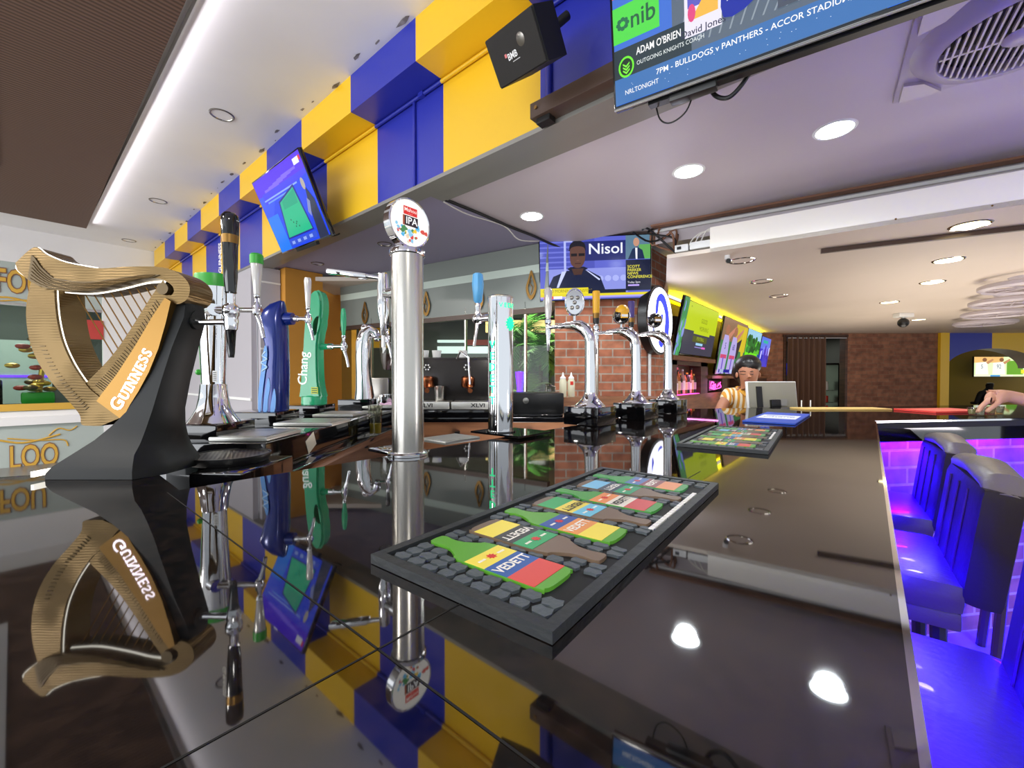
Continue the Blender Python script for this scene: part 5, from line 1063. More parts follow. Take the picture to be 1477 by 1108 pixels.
# ---- ornament plants in the shop window
t = thing('window_ornament', 'gold and green bonsai shaped ornament standing in the shop window', 'ornament', (-9.8, .25, .86)); mb = MB('green_lid'); mb.box((0, 0, .12), (.3, .35, .18), bev=.04); mb.build('pot', t)
mb = MB('gold'); random.seed(9)
for k in range(24): 
    a = random.uniform(0, 6.28); r_ = random.uniform(.0, .3); z = .25 + random.uniform(0, .9) * (1 - r_ * .9); mb.m(random.choice(['gold', 'gold', 'harp_gold', 'shop_red'])).ball((r_ * math.cos(a), r_ * math.sin(a), z), .09, None, 6, (1, 1, .45))
mb.m('gold').tube([(0, 0, .15), (.04, .05, .6), (0, .1, 1.1)], [.04, .03, .01], 8); mb.build('foliage', t)
for k, (y, z, c) in enumerate(((-.3, .86, 'machine_dark'), (.9, .86, 'machine_dark'))):
    t = thing('shop_counter_item', 'dark appliance on the shop window ledge, %s of the bonsai ornament' % ('left' if k == 0 else 'right'), 'appliance', (-9.85, y, z)); MB(c).box((0, 0, .2), (.3, .4, .4), bev=.03).build('body', t); MB('steel').box((.16, 0, .25), (.01, .3, .1)).build('panel', t)
# ================================================================ BACK BAR THINGS
L = Loc(655, 2.72, 1.05)
t = thing('espresso_machine', 'dark two group espresso machine with steel drip tray lettered XLVI on the back counter', 'coffee machine', L.base, CA)
mb = MB('machine_dark'); mb.box((.02, .12, .20), (.60, .36, .34), bev=.03); mb.build('body', t)
mb = MB('tray_steel'); mb.box((-.14, -.10, .075), (.28, .22, .045), bev=.006); mb.box((.165, -.10, .075), (.31, .22, .045), bev=.006); mb.build('drip_tray', t)
mb = MB('black'); mb.text('XLVI', frame((.17, -.2112, .075), (1, 0, 0), z=(0, -1, 0)), .032, .0006, .02, 1.3); mb.text('XLVI', frame((-.14, -.2112, .075), (1, 0, 0), z=(0, -1, 0)), .032, .0006, .02, 1.3); mb.build('lettering', t)
mb = MB('black_gloss'); mb.box((.02, -.02, .026), (.61, .34, .05), bev=.008); mb.build('base', t)
for x in (-.15, .10):
    mb = MB('copper'); mb.lathe([(.035, .13), (.042, .14), (.042, .19), (.03, .2)], Matrix.Translation((x, -.11, .05)), 18); g = mb.build('group_head', t)
    mb = MB('copper'); mb.tube([(x, -.13, .17), (x + .03, -.27, .165)], [.010, .014], 10); mb.build('portafilter_handle', g, 'wooden portafilter handle')
    mb = MB('white'); 
    for k in range(6): a = k * math.pi / 3; mb.ball((x - .01 + .016 * math.cos(a), -.068, .305 + .016 * math.sin(a)), .0055)
    mb.build('emblem', t)
MB('chrome').tube([(.03, -.1, .36), (.06, -.14, .40), (.11, -.17, .36), (.12, -.18, .2)], .006, 10).build('steam_wand', t)
mb = MB('copper'); mb.tube([(.27, -.06, .26), (.31, -.06, .34), (.33, -.07, .43)], [.012, .016, .018], 10); mb.build('steam_lever', t)
for k in range(6): pass
def cupt(name, label, px, py_, d, z, r, h, m, cat='cup', grp=None):
    q = pt(px, 545, d=d); t = MB(m).lathe([(r * .8, .0005), (r, h), (r * .93, h), (r * .74, .004), (.001, .004)], seg=20, caps=False).build(name); t.location = (q.x, q.y, z); return tag(t, label, cat, grp)
for k, (px, w) in enumerate(((612, 'left'), (630, 'middle'), (668, 'right'))): cupt('coffee_cup', 'small pale cup on top of the espresso machine, %s of three' % w, px, 0, 2.82, 1.421, .032, .05, 'white', 'cup', 'cups on the espresso machine')
cupt('steel_jug', 'steel milk jug standing on the espresso machine drip tray', 634, 0, 2.62, 1.1485, .036, .09, 'steel', 'jug')
t = thing('folded_towel', 'folded white towel on the back counter right of the espresso machine', 'towel', pt(688, 545, d=2.60) * Vector((1, 1, 0)) .length if 0 else (0, 0, 0)) if 0 else None
q = pt(690, 545, d=2.60); o = MB('white').box((0, 0, .012), (.10, .08, .022), bev=.008).box((0, .002, .032), (.09, .075, .018), bev=.008).build('folded_towel'); o.location = (q.x, q.y, 1.05); o.rotation_euler = (0, 0, CA + .1); tag(o, 'folded white towel on the back counter right of the espresso machine', 'towel')
# grinder: hopper of beans with steel cup
L = Loc(552, 2.66, 1.05); t = thing('coffee_grinder', 'coffee grinder with clear bean hopper behind the slim chrome tower', 'coffee grinder', L.base, CA)
mb = MB('steel_dark'); mb.box((-.02, .08, .12), (.12, .18, .24), bev=.01); mb.build('body', t)
s = 2.62 / FPX
hp = [(8, 533), (14, 520), (20, 500), (20, 490), (12, 482), (3, 480)]
T = Matrix.Translation((L.xz(548, 500)[0], .02, 0)) @ Matrix.Rotation(R(8), 4, 'Y')
MB('jar_glass').lathe([(w * s * .8, L.xz(550, y)[1]) for w, y in hp], T, 20).build('hopper', t)
MB('coffee').lathe([(w * s * .74, L.xz(550, y)[1]) for w, y in ((7.5, 532), (13, 520), (16.5, 510), (2, 508))], T, 20).build('coffee_beans', t)
q = L(563, 575, -.08); mb = MB('chrome'); mb.lathe([(.045, .04), (.055, .05), (.058, .17), (.054, .172), (.05, .06), (.001, .055)], Matrix.Translation((L.xz(566, 560)[0], -.08, -.035)), 24); mb.build('dosing_cup', t, 'chrome dosing cup')
# wooden round menu tag behind
q = pt(572, 520, d=3.1); t = MB('brown_trim').lathe([(.045, 0), (.045, .01)], frame((0, 0, 0), (1, 0, 0), z=(0, -1, 0)), 28).m('dark_wood').lathe([(.03, .011), (.022, .0115)], frame((0, 0, 0), (1, 0, 0), z=(0, -1, 0)), 24).m('steel').cyl((0, .006, -.363), (0, .006, 0), .004, seg=8).build('wooden_disc'); t.location = q; t.rotation_euler = (0, 0, CA); tag(t, 'round wooden disc with ring mark on a thin post beside the steel column', 'sign')
# drink glass, spoon, cloth
q = pt(541, 545, d=1.76); q.z = 1.0555
t = thing('drink_glass', 'clear tumbler with yellow green drink and a spoon on the dark shelf', 'glass', q, CA)
MB('jar_glass').lathe([(.024, .0005), (.030, .12), (.0285, .12), (.0225, .004), (.001, .004)], seg=24, caps=False).build('tumbler', t); MB('beer').lathe([(.0215, .005), (.0235, .045), (.001, .0455)], seg=24).build('drink', t); mb = MB('steel'); mb.tube([(-.008, 0, .01), (.014, 0, .13)], .003, 8); mb.ball((.017, 0, .142), .012, None, 12, (.5, .25, 1.2)); mb.build('spoon', t)
q = pt(566, 545, d=2.40); mb = MB('pink_cloth'); random.seed(11); N_ = 9; g = [[None] * N_ for _ in range(N_)]
for i in range(N_):
    for j in range(N_): g[i][j] = mb.V(((i - 4) * .022, (j - 4) * .018, .004 + .03 * abs(math.sin(i * 1.3) * math.cos(j * 1.1)) * (1 - ((i - 4) ** 2 + (j - 4) ** 2) / 34)))
for i in range(N_ - 1):
    for j in range(N_ - 1): mb.face([g[i][j], g[i + 1][j], g[i + 1][j + 1], g[i][j + 1]], True)
o = mb.build('pink_cloth'); o.location = (q.x, q.y, 1.126); o.rotation_euler = (0, 0, .3); o.modifiers.new('thick', 'SOLIDIFY').thickness = .003; tag(o, 'crumpled pale pink cloth on the station left of the steel column', 'cloth')
for k, (px, d, z, w) in enumerate(((456, 1.28, 1.00, 'upper'), (452, 1.26, .97, 'lower'))):
    pass
o = MB('print').color('c8c0ac').box((0, 0, .0006), (.045, .055, .001)).build('paper_label'); q = pt(448, 622, d=1.30); o.matrix_world = Matrix.Translation(RZ @ Vector((-.6195, 1.30, 1.09))) @ RZ @ Matrix.Rotation(R(90), 4, 'Y') @ Matrix.Rotation(R(25), 4, 'Z'); tag(o, 'tilted cream paper label on the side of the black tap station', 'label')
# squeeze bottles and jug on the cabinet
for px, w, red in ((812, 'left', 0), (824, 'right, with red mark', 1)):
    q = pt(px, 545, d=3.52); t = thing('squeeze_bottle', 'pale plastic squeeze bottle on the wooden cabinet, %s' % w, 'bottle', (q.x, q.y, 1.13), CA, 'squeeze bottles on the cabinet')
    MB('squeeze').lathe([(.028, .0005), (.030, .01), (.030, .13), (.022, .15)], seg=20).build('bottle_body', t); MB('white').lathe([(.024, .15), (.024, .162), (.010, .175), (.004, .205), (.001, .206)], seg=16).build('nozzle_cap', t)
    if red: MB('red_can').box((0, -.0305, .115), (.025, .002, .03)).build('label_mark', t)
q = pt(791, 545, d=3.46); t = thing('glass_jug', 'small glass jug at the left end of the wooden cabinet', 'jug', (q.x, q.y, 1.13), CA); MB('jar_glass').lathe([(.028, .0005), (.03, .05), (.022, .09), (.030, .11), (.028, .11), (.02, .09), (.027, .05), (.001, .004)], seg=20, caps=False).build('body', t); MB('steel').tube(smooth([(.025, 0, .095), (.055, 0, .085), (.05, 0, .04), (.028, 0, .03)], 4, False), .004, 8).build('handle', t)
t = thing('ice_bucket', 'steel ice bucket on the back counter behind the chrome tower', 'bucket', tuple(RZ @ Vector((-.12, 3.12, 1.05))), CA); MB('steel').lathe([(.08, .0005), (.10, .25), (.095, .25), (.001, .24)], seg=28, caps=True).build('bucket_body', t); MB('white').lathe([(.104, .25), (.104, .27), (.06, .30), (.001, .305)], seg=28).build('lid', t)
t = thing('equipment_box', 'black equipment box with silver dial right of the chrome tower', 'appliance', tuple(RZ @ Vector((.17, 2.92, 1.05))), CA); MB('black').box((0, 0, .07), (.34, .3, .138), bev=.01).build('case', t); MB('steel').lathe([(.02, 0), (.02, .015), (.001, .016)], frame((-.08, -.151, .09), (1, 0, 0), z=(0, -1, 0)), 16).build('dial', t)
# palms behind the glass
def palm(name, label, px, d, zt, n, m, seed, spread=.5, z0=0.0, grp='potted palms by the window'):
    random.seed(seed); q = pt(px, 545, d=d); t = thing(name, label, 'plant', (q.x, q.y, z0), 0, grp)
    MB('brown_trim').lathe([(.14, .0005), (.19, .3), (.17, .3), (.001, .27)], seg=20).build('pot', t)
    mb = MB('stem'); mb.tube([(0, 0, .25), (.03, 0, (zt - z0) * .5), (0, .02, zt - z0 - .4)], [.035, .028, .02], 10); mb.build('trunk', t)
    mb = MB(m)
    for k in range(n):
        a = random.uniform(0, 6.28); el = random.uniform(-.3, 1.3); ln_ = random.uniform(.35, .6) * spread * 2; base = Vector((0, .02, zt - z0 - random.uniform(.3, .5))); path = []
        for j in range(7):
            f = j / 6; e = el - f * 1.6 * (1 - el / 3); base_n = base + Vector((math.cos(a) * math.cos(e), math.sin(a) * math.cos(e), math.sin(e))) * (ln_ / 6); path.append(base.copy()); base = base_n
        side = Vector((-math.sin(a), math.cos(a), 0))
        for j in range(6):
            w = .022 * math.sin(math.pi * (j + .5) / 6.5) + .004
            for s_ in (-1, 1):
                for z_ in range(2):
                    p = path[j].lerp(path[j + 1], z_ * .5); tip = p + side * s_ * (w * 6) + (path[j + 1] - path[j]) * 1.6 + Vector((0, 0, -.03)); n_ = (path[j + 1] - path[j]).normalized() * .012
                    mb.poly([p - n_, p + n_, tip])
        mb.tube(path, .004, 4)
    mb.build('fronds', t)
palm('potted_palm', 'tall green palm behind the glass right of the chrome tower', 750, 5.3, 2.15, 34, 'leaf', 1, .45)
palm('potted_palm', 'bushy green palm behind the glass touching the brick pillar', 778, 4.85, 1.95, 30, 'leaf', 2, .3)
palm('potted_palm', 'low pale green palm behind the glass below the taller palms', 762, 4.75, 1.45, 22, 'leaf_pale', 3, .28)
q = pt(750, 545, d=4.3); o = MB('violet_led').lathe([(.05, .0005), (.055, .1), (.03, .2), (.05, .38), (.001, .385)], seg=14).build('violet_vase'); o.location = (q.x, q.y, .97); tag(o, 'glowing violet vase on the window ledge beneath the palms', 'vase')
tag(MB('dark_wood').box((0, 0, 0), (.5, .25, .05)).build('window_ledge'), 'dark ledge carrying the violet vase behind the glass', 'ledge').location = (q.x, q.y, .944)
# bottles in the pink lit niche
random.seed(14)
for k in range(9):
    y = 5.06 + k * .085; h = random.uniform(.20, .31); r_ = random.uniform(.028, .036)
    t = thing('liquor_bottle', ['clear liquor bottle glowing pink', 'amber liquor bottle lit pink', 'dark wine bottle with pale label'][k % 3] + ' in the lit niche, ' + ('nearest the pillar', 'in the middle', 'towards the far end')[k // 3], 'bottle', (-1.76, y, 1.0905 + .05), 0, 'liquor bottles in the pink niche')
    mb = MB(['bottle_glass', 'copper', 'machine_dark'][k % 3]); mb.lathe([(r_, -.049), (r_, h * .55), (r_ * .4, h * .72), (r_ * .35, h - .05)], seg=14); mb.build('glass_body', t)
    MB(['white', 'black', 'gold'][k % 3]).lathe([(r_ * .42, h - .05), (r_ * .42, h - .03), (.001, h - .029)], seg=12).build('cap', t)
    MB('print').color(['f8e8f0', 'e8c8a0', 'd0a0c0'][k % 3]).lathe([(r_ + .001, .0), (r_ + .001, h * .4)], seg=14, caps=False).build('label', t)
t = thing('neon_sign', 'glowing pink neon script sign in the low shelf beside the bartender', 'sign', (-1.68, 6.52, 1.18)); mb = MB('machine_dark'); mb.box((-.03, 0, 0), (.02, .62, .14)); mb.build('backing', t)
mb = MB('pink_glow'); mb.text('Gin', frame((-.015, -.12, 0), (0, 1, 0), z=(1, 0, 0)), .15, .004, .012, 1.3); mb.tube(smooth([(-.012, -.28, -.03), (-.012, -.1, -.055), (-.012, .1, -.045), (-.012, .28, -.03), (-.012, .2, .03), (-.012, .08, -.02), (-.012, .26, .045)], 5, False), .006, 6); mb.build('neon_tube', t)
lamp('niche_glow', 'AREA', (-1.72, 5.4, 1.42), 2.5, (1, .25, .75), .7, .05)
lamp('neon_glow', 'AREA', (-1.6, 6.5, 1.2), .8, (1, .25, .75), .4, None, (-1, 0, 0))
# ---- curtain, rod, fridge
t = thing('door_curtain', 'long brown curtain on a steel rod across the far doorway', 'curtain', wp(fx(1160), 0, -.03), CA)
mb = MB('curtain'); wC = fx(1188) - fx(1132); n_ = 60; top = fz(487) ; rows = []
for z in (.15, 1.1, top): rows.append([mb.V((-wC / 2 + wC * i / n_, -.05 + .05 * math.sin(i * .75) * (1 if z < 2 else .6), z)) for i in range(n_ + 1)])
for a, b in zip(rows, rows[1:]):
    for i in range(n_): mb.face([a[i], a[i + 1], b[i + 1], b[i]], True)
mb.build('fabric', t); MB('chrome').cyl((-wC / 2, -.05, top - .02), (fx(1216) - fx(1160), -.05, top - .02), .014).build('rod', t)
for k in range(6): MB('steel').lathe([(.03, -.01), (.03, .01)], Matrix.Translation((-wC / 2 + .1 + k * .14, -.05, top - .02)) @ Matrix.Rotation(R(90), 4, 'Y'), 14, caps=False).build('ring', t)
fc = wp(fx(1205) + .06, 0, .75); t = thing('drinks_fridge', 'lit glass door drinks fridge seen through the far doorway', 'fridge', fc, CA)
mb = MB('black'); mb.box((0, .3, .8), (.72, .02, 1.6)); mb.box((-.36, .0, .8), (.03, .6, 1.6)); mb.box((.36, 0, .8), (.03, .6, 1.6)); mb.box((0, 0, 1.6), (.72, .6, .04)); mb.box((0, 0, .25), (.72, .6, .5)); mb.build('cabinet', t)
mb = MB('fridge_light'); mb.box((0, .28, 1.05), (.68, .01, 1.08)); mb.build('lit_lining', t)
mb = MB('steel'); 
for z in (.72, 1.0): mb.box((0, .05, z), (.68, .4, .012))
mb.build('shelf_rack', t)
for k in range(6):
    q = fc + RV * (-.27 + .1 * k) - FV * .1
    for z, m in ((.5, 'green_can' if k < 2 else 'red_can'), (.727, 'red_can' if k > 1 else 'white'), (1.007, 'white')):
        o = MB(m).lathe([(.036, .0005), (.038, .01), (.038, .13), (.03, .15 if z < 1 else .2)], seg=12).m('steel').lathe([(.028, .15 if z < 1 else .2), (.001, .151 if z < 1 else .201)], seg=12).build('drink_can' if z < 1 else 'drink_bottle'); o.location = (q.x, q.y, z)
        tag(o, {'green_can': 'green can in the far fridge, bottom shelf, ' + ('left' if k == 0 else 'right') + ' of the green pair', 'red_can': '%s red can from the left, %s shelf of the far fridge' % (('', '', 'first', 'second', 'third', 'fourth')[k], 'bottom' if z < .6 else 'middle'), 'white': ('%s pale bottle from the left on the top fridge shelf' % ('first', 'second', 'third', 'fourth', 'fifth', 'sixth')[k]) if z > 1 else '%s pale can on the middle fridge shelf' % ('left', 'right')[k % 2]}[m], 'can' if z < 1 else 'bottle', {'green_can': 'green cans in the fridge', 'red_can': 'red cans in the fridge', 'white': 'pale bottles in the fridge' if z > 1 else 'pale cans in the fridge'}[m])
# ---- register screen facing the bartender
L = Loc(1115, 3.05, 0); t = thing('register_screen', 'grey backed register monitor standing on the counter in front of the bartender', 'monitor', pt(1115, 545, d=3.05) * 1.0, CA); t.location.z = 1.02
w = 72 * 3.05 / FPX; mat('monitor_back', '8c8878', .35)
TM_ = Matrix.Rotation(R(-8), 4, 'X'); mb = MB('white'); mb.box((0, .0, .145), (w, .018, .20), TM_, .004); mb.build('bezel', t); mb = MB('monitor_back'); mb.box((0, -.012, .145), (w * .94, .02, .185), TM_, .003); mb.build('back_panel', t)
mb = MB('black'); mb.box((-w * .28, -.026, .13), (.04, .008, .15), TM_); mb.box((w * .02, -.03, .08), (.07, .03, .06), TM_, .008); mb.build('port_cover', t); mb = MB('grey_metal'); mb.box((w * .15, -.026, .09), (.08, .006, .05), TM_); mb.build('vent_plate', t); MB('black').box((0, .02, .02), (.14, .12, .04), bev=.005).build('stand', t)
mb = MB('dark_wood'); o = thing('register_shelf', 'dark shelf below the bar end carrying the register monitor', 'shelf', (t.location.x, t.location.y, 0), CA); MB('dark_wood').box((0, .05, 1.0), (.7, .3, .038)).build('board', o); MB('dark_wood').box((-.3, .05, .49), (.04, .28, .98)).build('support', o); MB('dark_wood').box((.3, .05, .49), (.04, .28, .98)).build('support', o)
# ================================================================ PEOPLE
def skin_mesh(name, verts, edges, m, parent=None, root=0, sub=2):
    me = bpy.data.meshes.new(name); me.from_pydata([v[0] for v in verts], edges, []); o = bpy.data.objects.new(name, me); COL.objects.link(o); me.materials.append(MATS[m])
    sk = o.modifiers.new('skin', 'SKIN'); sk.use_smooth_shade = True
    if not me.skin_vertices: 
        bpy.context.view_layer.update()
    for i, v in enumerate(verts):
        d = me.skin_vertices[0].data[i]; r = v[1]; d.radius = r if isinstance(r, tuple) else (r, r); d.use_root = (i == root)
    s_ = o.modifiers.new('sub', 'SUBSURF'); s_.levels = sub; s_.render_levels = sub
    if parent: o.parent = parent
    return o
L = Loc(1077, 3.42, 0)
def B_(px, py, y=0): return tuple(L(px, py, y))
t = thing('person', 'bartender with dark tied hair and yellow white striped polo shirt looking down at the register', 'person', L.base, CA)
V = [(B_(1074, 690, .05), (.15, .11)), (B_(1074, 625, .04), (.13, .10)), (B_(1075, 585, 0), (.14, .10)), (B_(1077, 568, -.02), (.12, .075)), (B_(1078, 559, -.05), .048), (B_(1079, 553, -.09), (.055, .055)),
     (B_(1080, 545, -.115), (.070, .078)), (B_(1080, 536, -.105), (.080, .092)), (B_(1079, 528, -.075), (.078, .09)), (B_(1078, 522, -.06), (.05, .06)),
     (B_(1052, 569, -.02), .052), (B_(1040, 588, -.05), .042), (B_(1036, 603, -.10), .036), (B_(1060, 604, -.28), .028), (B_(1072, 603, -.33), .022),
     (B_(1102, 567, -.02), .052), (B_(1112, 588, -.05), .042), (B_(1114, 602, -.12), .036), (B_(1100, 602, -.26), .028), (B_(1092, 602, -.32), .022),
     (B_(1064, 720, .05), .09), (B_(1062, 745, .02), .055), ((L(1062, 745)[0], .03, .08), .042), ((L(1062, 745)[0], -.12, .04), .035),
     (B_(1086, 720, .05), .09), (B_(1088, 745, .02), .055), ((L(1088, 745)[0], .03, .08), .042), ((L(1088, 745)[0], -.12, .04), .035)]
Ed = [(0, 1), (1, 2), (2, 3), (3, 4), (4, 5), (5, 6), (6, 7), (7, 8), (8, 9), (3, 10), (10, 11), (11, 12), (12, 13), (13, 14), (3, 15), (15, 16), (16, 17), (17, 18), (18, 19), (0, 20), (20, 21), (21, 22), (22, 23), (0, 24), (24, 25), (25, 26), (26, 27)]
skin_mesh('body', V, Ed, 'skin', t)
skin_mesh('trousers', [(B_(1074, 680, .05), (.155, .118)), (B_(1074, 695, .05), (.16, .12)), (B_(1064, 720, .05), .105), (B_(1062, 745, .02), .07), ((L(1062, 745)[0], .03, .12), .058), (B_(1086, 720, .05), .105), (B_(1088, 745, .02), .07), ((L(1088, 745)[0], .03, .12), .058)], [(0, 1), (1, 2), (2, 3), (3, 4), (1, 5), (5, 6), (6, 7)], 'dark_cloth', t)
V2 = [(B_(1074, 660, .05), (.165, .125)), (B_(1074, 625, .04), (.148, .118)), (B_(1075, 585, 0), (.158, .118)), (B_(1077, 571, -.015), (.125, .09)), (B_(1052, 570, -.02), .068), (B_(1044, 582, -.04), .062), (B_(1102, 568, -.02), .068), (B_(1110, 580, -.04), .062)]
skin_mesh('shirt', V2, [(0, 1), (1, 2), (2, 3), (3, 4), (4, 5), (3, 6), (6, 7)], 'shirt', t)
mb = MB('collar_yellow'); c0 = L(1077, 563, -.04)
mb.tube([c0 + Vector((-.055, .03, .025)), c0 + Vector((-.062, -.03, .0)), c0 + Vector((-.03, -.095, -.05)), c0 + Vector((.0, -.115, -.075))], [.020, .024, .022, .008], 8, flat=.5); mb.tube([c0 + Vector((.055, .03, .025)), c0 + Vector((.062, -.03, .0)), c0 + Vector((.035, -.095, -.05)), c0 + Vector((.0, -.115, -.075))], [.020, .024, .022, .008], 8, flat=.5); mb.build('collar', t, 'orange yellow collar')
H0 = L(1079, 535, -.075)
mb = MB('hair'); mb.ball(H0 + Vector((-.002, .0, .045)), .1, None, 24, (.88, 1.12, .84)); mb.ball(H0 + Vector((-.002, .05, .0)), .1, None, 24, (.90, .85, 1.08)); mb.ball(H0 + Vector((-.01, .13, -.01)), .05, None, 16, (1, .8, 1)); mb.build('hair', t)
hc = L(1080, 540, -.20)
for sx in (-1, 1):
    MB('hair').tube([hc + Vector((sx * .018, .012, .020)), hc + Vector((sx * .036, .012, .024)), hc + Vector((sx * .054, .03, .019))], .0035, 6).build('eyebrow', t)
    MB('hair').tube([hc + Vector((sx * .018, .012, .002)), hc + Vector((sx * .035, .008, -.002)), hc + Vector((sx * .050, .026, .002))], .003, 6).build('eyelashes', t)
    MB('skin').ball(L(1080, 541, -.10) + Vector((sx * .088, .01, 0)), .022, None, 10, (.4, .7, 1)).build('ear', t)
MB('skin').tube([hc + Vector((0, .012, .005)), hc + Vector((0, -.012, -.02)), hc + Vector((0, .01, -.03))], [.008, .014, .009], 8).build('nose', t)
MB('lip').tube([hc + Vector((-.024, .022, -.048)), hc + Vector((0, .008, -.046)), hc + Vector((.024, .022, -.048))], [.003, .007, .003], 8).build('mouth', t)
# ---- customer reaching in from the right, standing beyond the frame at the bar leg
L = Loc(1440, 2.06, 0)
t = thing('person', 'arm and hand reaching over the bar end from the right edge, bare forearm', 'person', L.base, CA)
def B2(px, py, y=0): return tuple(L(px, py, y))
V = [(B2(1680, 720, -.15), (.17, .13)), (B2(1680, 640, -.15), (.16, .12)), (B2(1680, 560, -.15), (.18, .12)), (B2(1680, 515, -.15), (.15, .09)), (B2(1680, 495, -.15), .055), (B2(1678, 475, -.16), (.07, .08)), (B2(1678, 455, -.16), (.08, .095)), (B2(1678, 437, -.15), (.06, .07)),
     (B2(1625, 520, -.12), .058), (B2(1580, 575, -.06), .046), (B2(1520, 583, 0), .042), (B2(1477, 577, 0), .034), (B2(1458, 572, 0), (.026, .03)), (B2(1440, 571, 0), (.024, .036)), (B2(1428, 575, .0), (.018, .036)),
     (B2(1735, 525, -.2), .058), (B2(1750, 600, -.2), .046), (B2(1745, 660, -.28), .036)]
Ed = [(0, 1), (1, 2), (2, 3), (3, 4), (4, 5), (5, 6), (6, 7), (3, 8), (8, 9), (9, 10), (10, 11), (11, 12), (12, 13), (13, 14), (3, 15), (15, 16), (16, 17)]
for j, (ox, oy, ln_) in enumerate(((1.0, -.033, 1), (0, -.012, 1.1), (.5, .010, 1.05), (3, .030, .85))):
    b = len(V); x0, x1, x2 = 1423 + ox, 1414 + ox, 1409 + ox * 1.5
    V += [(B2(x0, 579, oy), .0095), (B2(x1, 587, oy), .0085), (B2(x2, 587 + 8 * ln_, oy * 1.1), .0075)]; Ed += [(14, b), (b, b + 1), (b + 1, b + 2)]
b = len(V); V += [(B2(1440, 581, -.035), .0115), (B2(1430, 588, -.048), .010), (B2(1422, 595, -.045), .0085)]; Ed += [(13, b), (b, b + 1), (b + 1, b + 2)]
b = len(V); 
for sx in (-1, 1): 
    V += [(B2(1680 + sx * 26, 745, -.15), .095), (tuple(L(1680 + sx * 26, 800, -.12)), .06), ((L(1680, 800)[0] + sx * .09, -.1, .08), .045), ((L(1680, 800)[0] + sx * .09 - .02, .05, .04), .035)]
    Ed += [(0, b), (b, b + 1), (b + 1, b + 2), (b + 2, b + 3)]; b += 4
skin_mesh('body', V, Ed, 'skin_pale', t)
X0 = L(1680, 800)[0]
skin_mesh('trousers', [(B2(1680, 715, -.15), (.18, .14)), (B2(1680, 735, -.15), (.18, .14))] + [v for sx in (-1, 1) for v in ((B2(1680 + sx * 26, 760, -.15), .11), (tuple(L(1680 + sx * 26, 800, -.12)), .078), ((X0 + sx * .09, -.1, .12), .062))], [(0, 1), (1, 2), (2, 3), (3, 4), (1, 5), (5, 6), (6, 7)], 'blue_mat' if 0 else 'dark_cloth', t)
V2 = [(B2(1680, 775, -.15), (.21, .17)), (B2(1680, 730, -.15), (.20, .16)), (B2(1680, 640, -.15), (.18, .14)), (B2(1680, 560, -.15), (.2, .14)), (B2(1680, 518, -.15), (.16, .105)), (B2(1625, 520, -.12), .075), (B2(1600, 548, -.09), .068), (B2(1735, 525, -.2), .075), (B2(1742, 560, -.2), .068)]
skin_mesh('shirt', V2, [(0, 1), (1, 2), (2, 3), (3, 4), (4, 5), (5, 6), (4, 7), (7, 8)], 'dark_cloth', t)
skin_mesh('hair', [(B2(1679, 450, -.14), (.09, .1)), (B2(1679, 438, -.14), (.07, .075))], [(0, 1)], 'hair', t)
# cluttered glasses under the hand
q = pt(1418, 600, z=1.1)
random.seed(8)
for k, (px, py) in enumerate(((1402, 599), (1414, 600), (1429, 598), (1442, 597))):
    q = pt(px, py, z=1.1); t = thing('shot_glass', 'small clear shot glass by the reaching hand, %s of four' % ('first', 'second', 'third', 'fourth')[k], 'glass', (q.x, q.y, BZ), 0, 'shot glasses at the bar end')
    MB('jar_glass').lathe([(.014, .0006), (.019, .04), (.0175, .04), (.0125, .006), (.001, .006)], seg=18, caps=False).build('cup', t); MB('print').color(['f0e8b0', 'f4f0e8', 'e8c890', 'f0f0e0'][k]).lathe([(.0122, .0065), (.0155, .03), (.001, .0305)], seg=18).build('drink', t)
# ---- seated guest inside the snug
q = pt(1427, 545, d=10.0); q.z = 0; t = thing('person', 'seated guest in dark clothes inside the yellow snug, back turned', 'person', q, CA); t.scale = (.92, .92, .95)
V = [((0, 0, .48), (.17, .13)), ((0, 0, .75), (.16, .12)), ((0, 0, .98), (.19, .12)), ((0, 0, 1.04), (.15, .09)), ((0, 0, 1.09), .055), ((0, -.01, 1.15), (.075, .085)), ((0, -.01, 1.22), (.07, .08)), ((-.22, 0, .98), .06), ((-.28, .05, .72), .045), ((-.15, .28, .72), .035), ((.22, 0, .98), .06), ((.28, .05, .72), .045), ((.15, .28, .72), .035), ((-.1, .35, .5), .08), ((-.1, .4, .08), .05), ((.1, .35, .5), .08), ((.1, .4, .08), .05)]
skin_mesh('body', V, [(0, 1), (1, 2), (2, 3), (3, 4), (4, 5), (5, 6), (2, 7), (7, 8), (8, 9), (2, 10), (10, 11), (11, 12), (0, 13), (13, 14), (0, 15), (15, 16)], 'dark_cloth', t); skin_mesh('hair', [((0, -.02, 1.17), (.085, .09)), ((0, -.02, 1.24), (.075, .08))], [(0, 1)], 'hair', t)
o = thing('snug_seat', 'dark upholstered seat under the snug guest', 'seat', q, CA); MB('dark_wood').box((0, 0, .19), (.5, .45, .37), bev=.01).build('base', o)
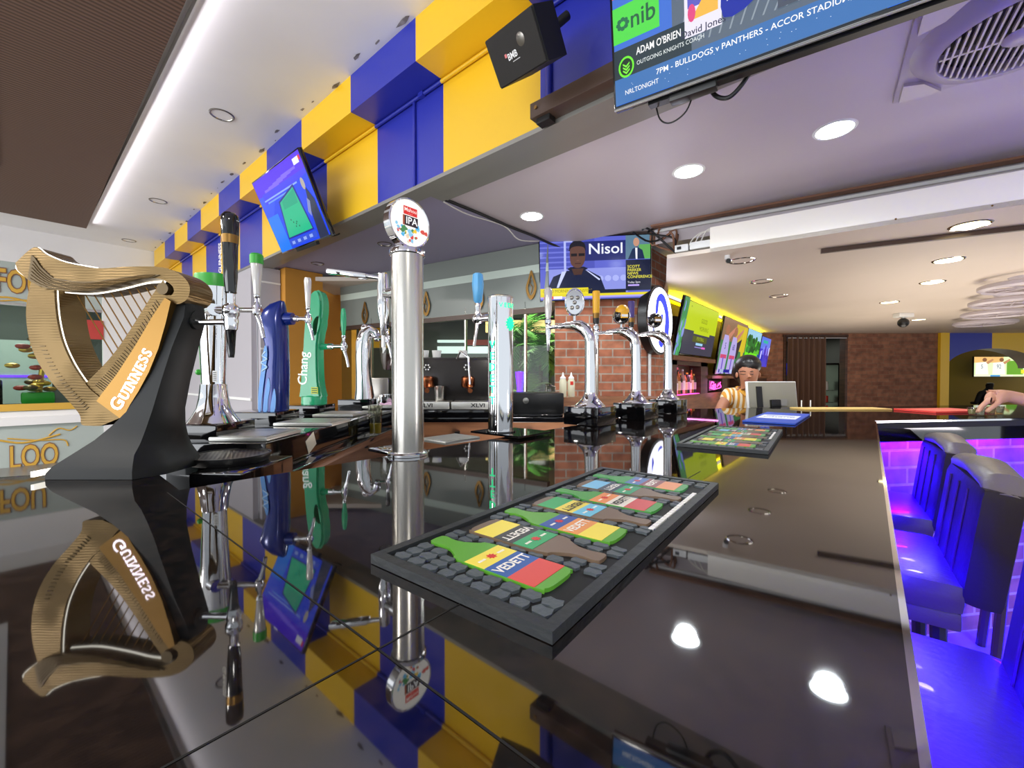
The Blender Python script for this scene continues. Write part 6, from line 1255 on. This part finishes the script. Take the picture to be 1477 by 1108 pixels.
# ================================================================ STOOLS
mat('seat_leather', '20150f', .5, spec=.25, bump=(60, .08))
def stool(label, x, y, rz, Wd=.46, parts=True):
    t = thing('bar_stool', label, 'bar stool', (x, y, 0), rz, 'high backed leather bar stools')
    # local: backrest plane at x=0 facing -x, seat reaches to -x
    mb = MB('seat_leather'); secs = []
    zt, zb, th = 1.035, .70, .085
    mb.box((.055, 0, (zt + zb) / 2 - .01), (th, Wd, zt - zb - .02), Matrix.Rotation(R(7), 4, 'Y') @ Matrix.Translation((-.10, 0, .0)), .03)
    mb.build('backrest', t)
    TT = Matrix.Rotation(R(7), 4, 'Y') @ Matrix.Translation((-.10, 0, 0))
    mb = MB('leather')
    for k in range(1, 4): yk = -Wd / 2 + Wd * k / 4; mb.tube([(.0125, yk, zb + .03), (.0115, yk, zb + .1), (.0115, yk, zt - .05)], .0035, 8, True, TT)
    mb.build('seam_piping', t)
    mb = MB('leather_top_lit'); mb.tube([(.06, -Wd / 2 + .02, zt - .045), (.06, -Wd / 2 + .05, zt - .012), (.06, 0, zt + .003), (.06, Wd / 2 - .05, zt - .012), (.06, Wd / 2 - .02, zt - .045)], [.036, .046, .049, .046, .036], 16, True, TT, .62); mb.build('top_roll', t, 'paler padded top roll')  # same brown leather, greyed in colour for the white light on top
    mb = MB('leather'); mb.box((-.20, 0, .715), (.44, Wd, .09), bev=.035); mb.build('seat', t); mb = MB('leather'); mb.box((-.20, 0, .655), (.42, Wd - .02, .05), bev=.01); mb.build('seat_base', t)
    for sx, sy in ((-.37, -1), (-.37, 1), (-.03, -1), (-.03, 1)): MB('black').tube([(sx, sy * (Wd / 2 - .05), .64), (sx * 1.05 + .01, sy * (Wd / 2 - .02), .0)], [.018, .014], 8).build('leg', t)
    mb = MB('chrome'); zz = .25
    for a, b in (((-.38, -1), (-.38, 1)), ((-.03, -1), (-.03, 1)), ((-.38, -1), (-.03, -1)), ((-.38, 1), (-.03, 1))): mb.cyl((a[0], a[1] * (Wd / 2 - .035), zz), (b[0], b[1] * (Wd / 2 - .035), zz), .009, seg=10)
    mb.build('footrest', t); return t
s1 = stool('nearest blue lit bar stool with channelled high back, cut by the right edge', .19, 1.00, 0)
dup(s1, (.17, 1.79, 0), R(2), 'second blue lit high backed bar stool along the counter, brown side showing'); dup(s1, (.16, 2.46, 0), R(4), 'farthest blue lit high backed stool in the corner of the counter')
q = (.56, 2.86, 0); t = thing('round_stool', 'round blue lit stool against the brick bar leg, cut by the right edge', 'bar stool', q); MB('seat_leather').lathe([(.19, .72), (.215, .74), (.22, .775), (.20, .80), (.12, .81), (.001, .812)], seg=32).build('seat', t); MB('black').lathe([(.16, .70), (.18, .72)], seg=32).build('seat_base', t)
for k in range(4): a = math.pi / 4 + k * math.pi / 2; MB('leather').tube([(.13 * math.cos(a), .13 * math.sin(a), .71), (.2 * math.cos(a), .2 * math.sin(a), 0)], .018, 8).build('leg', t)
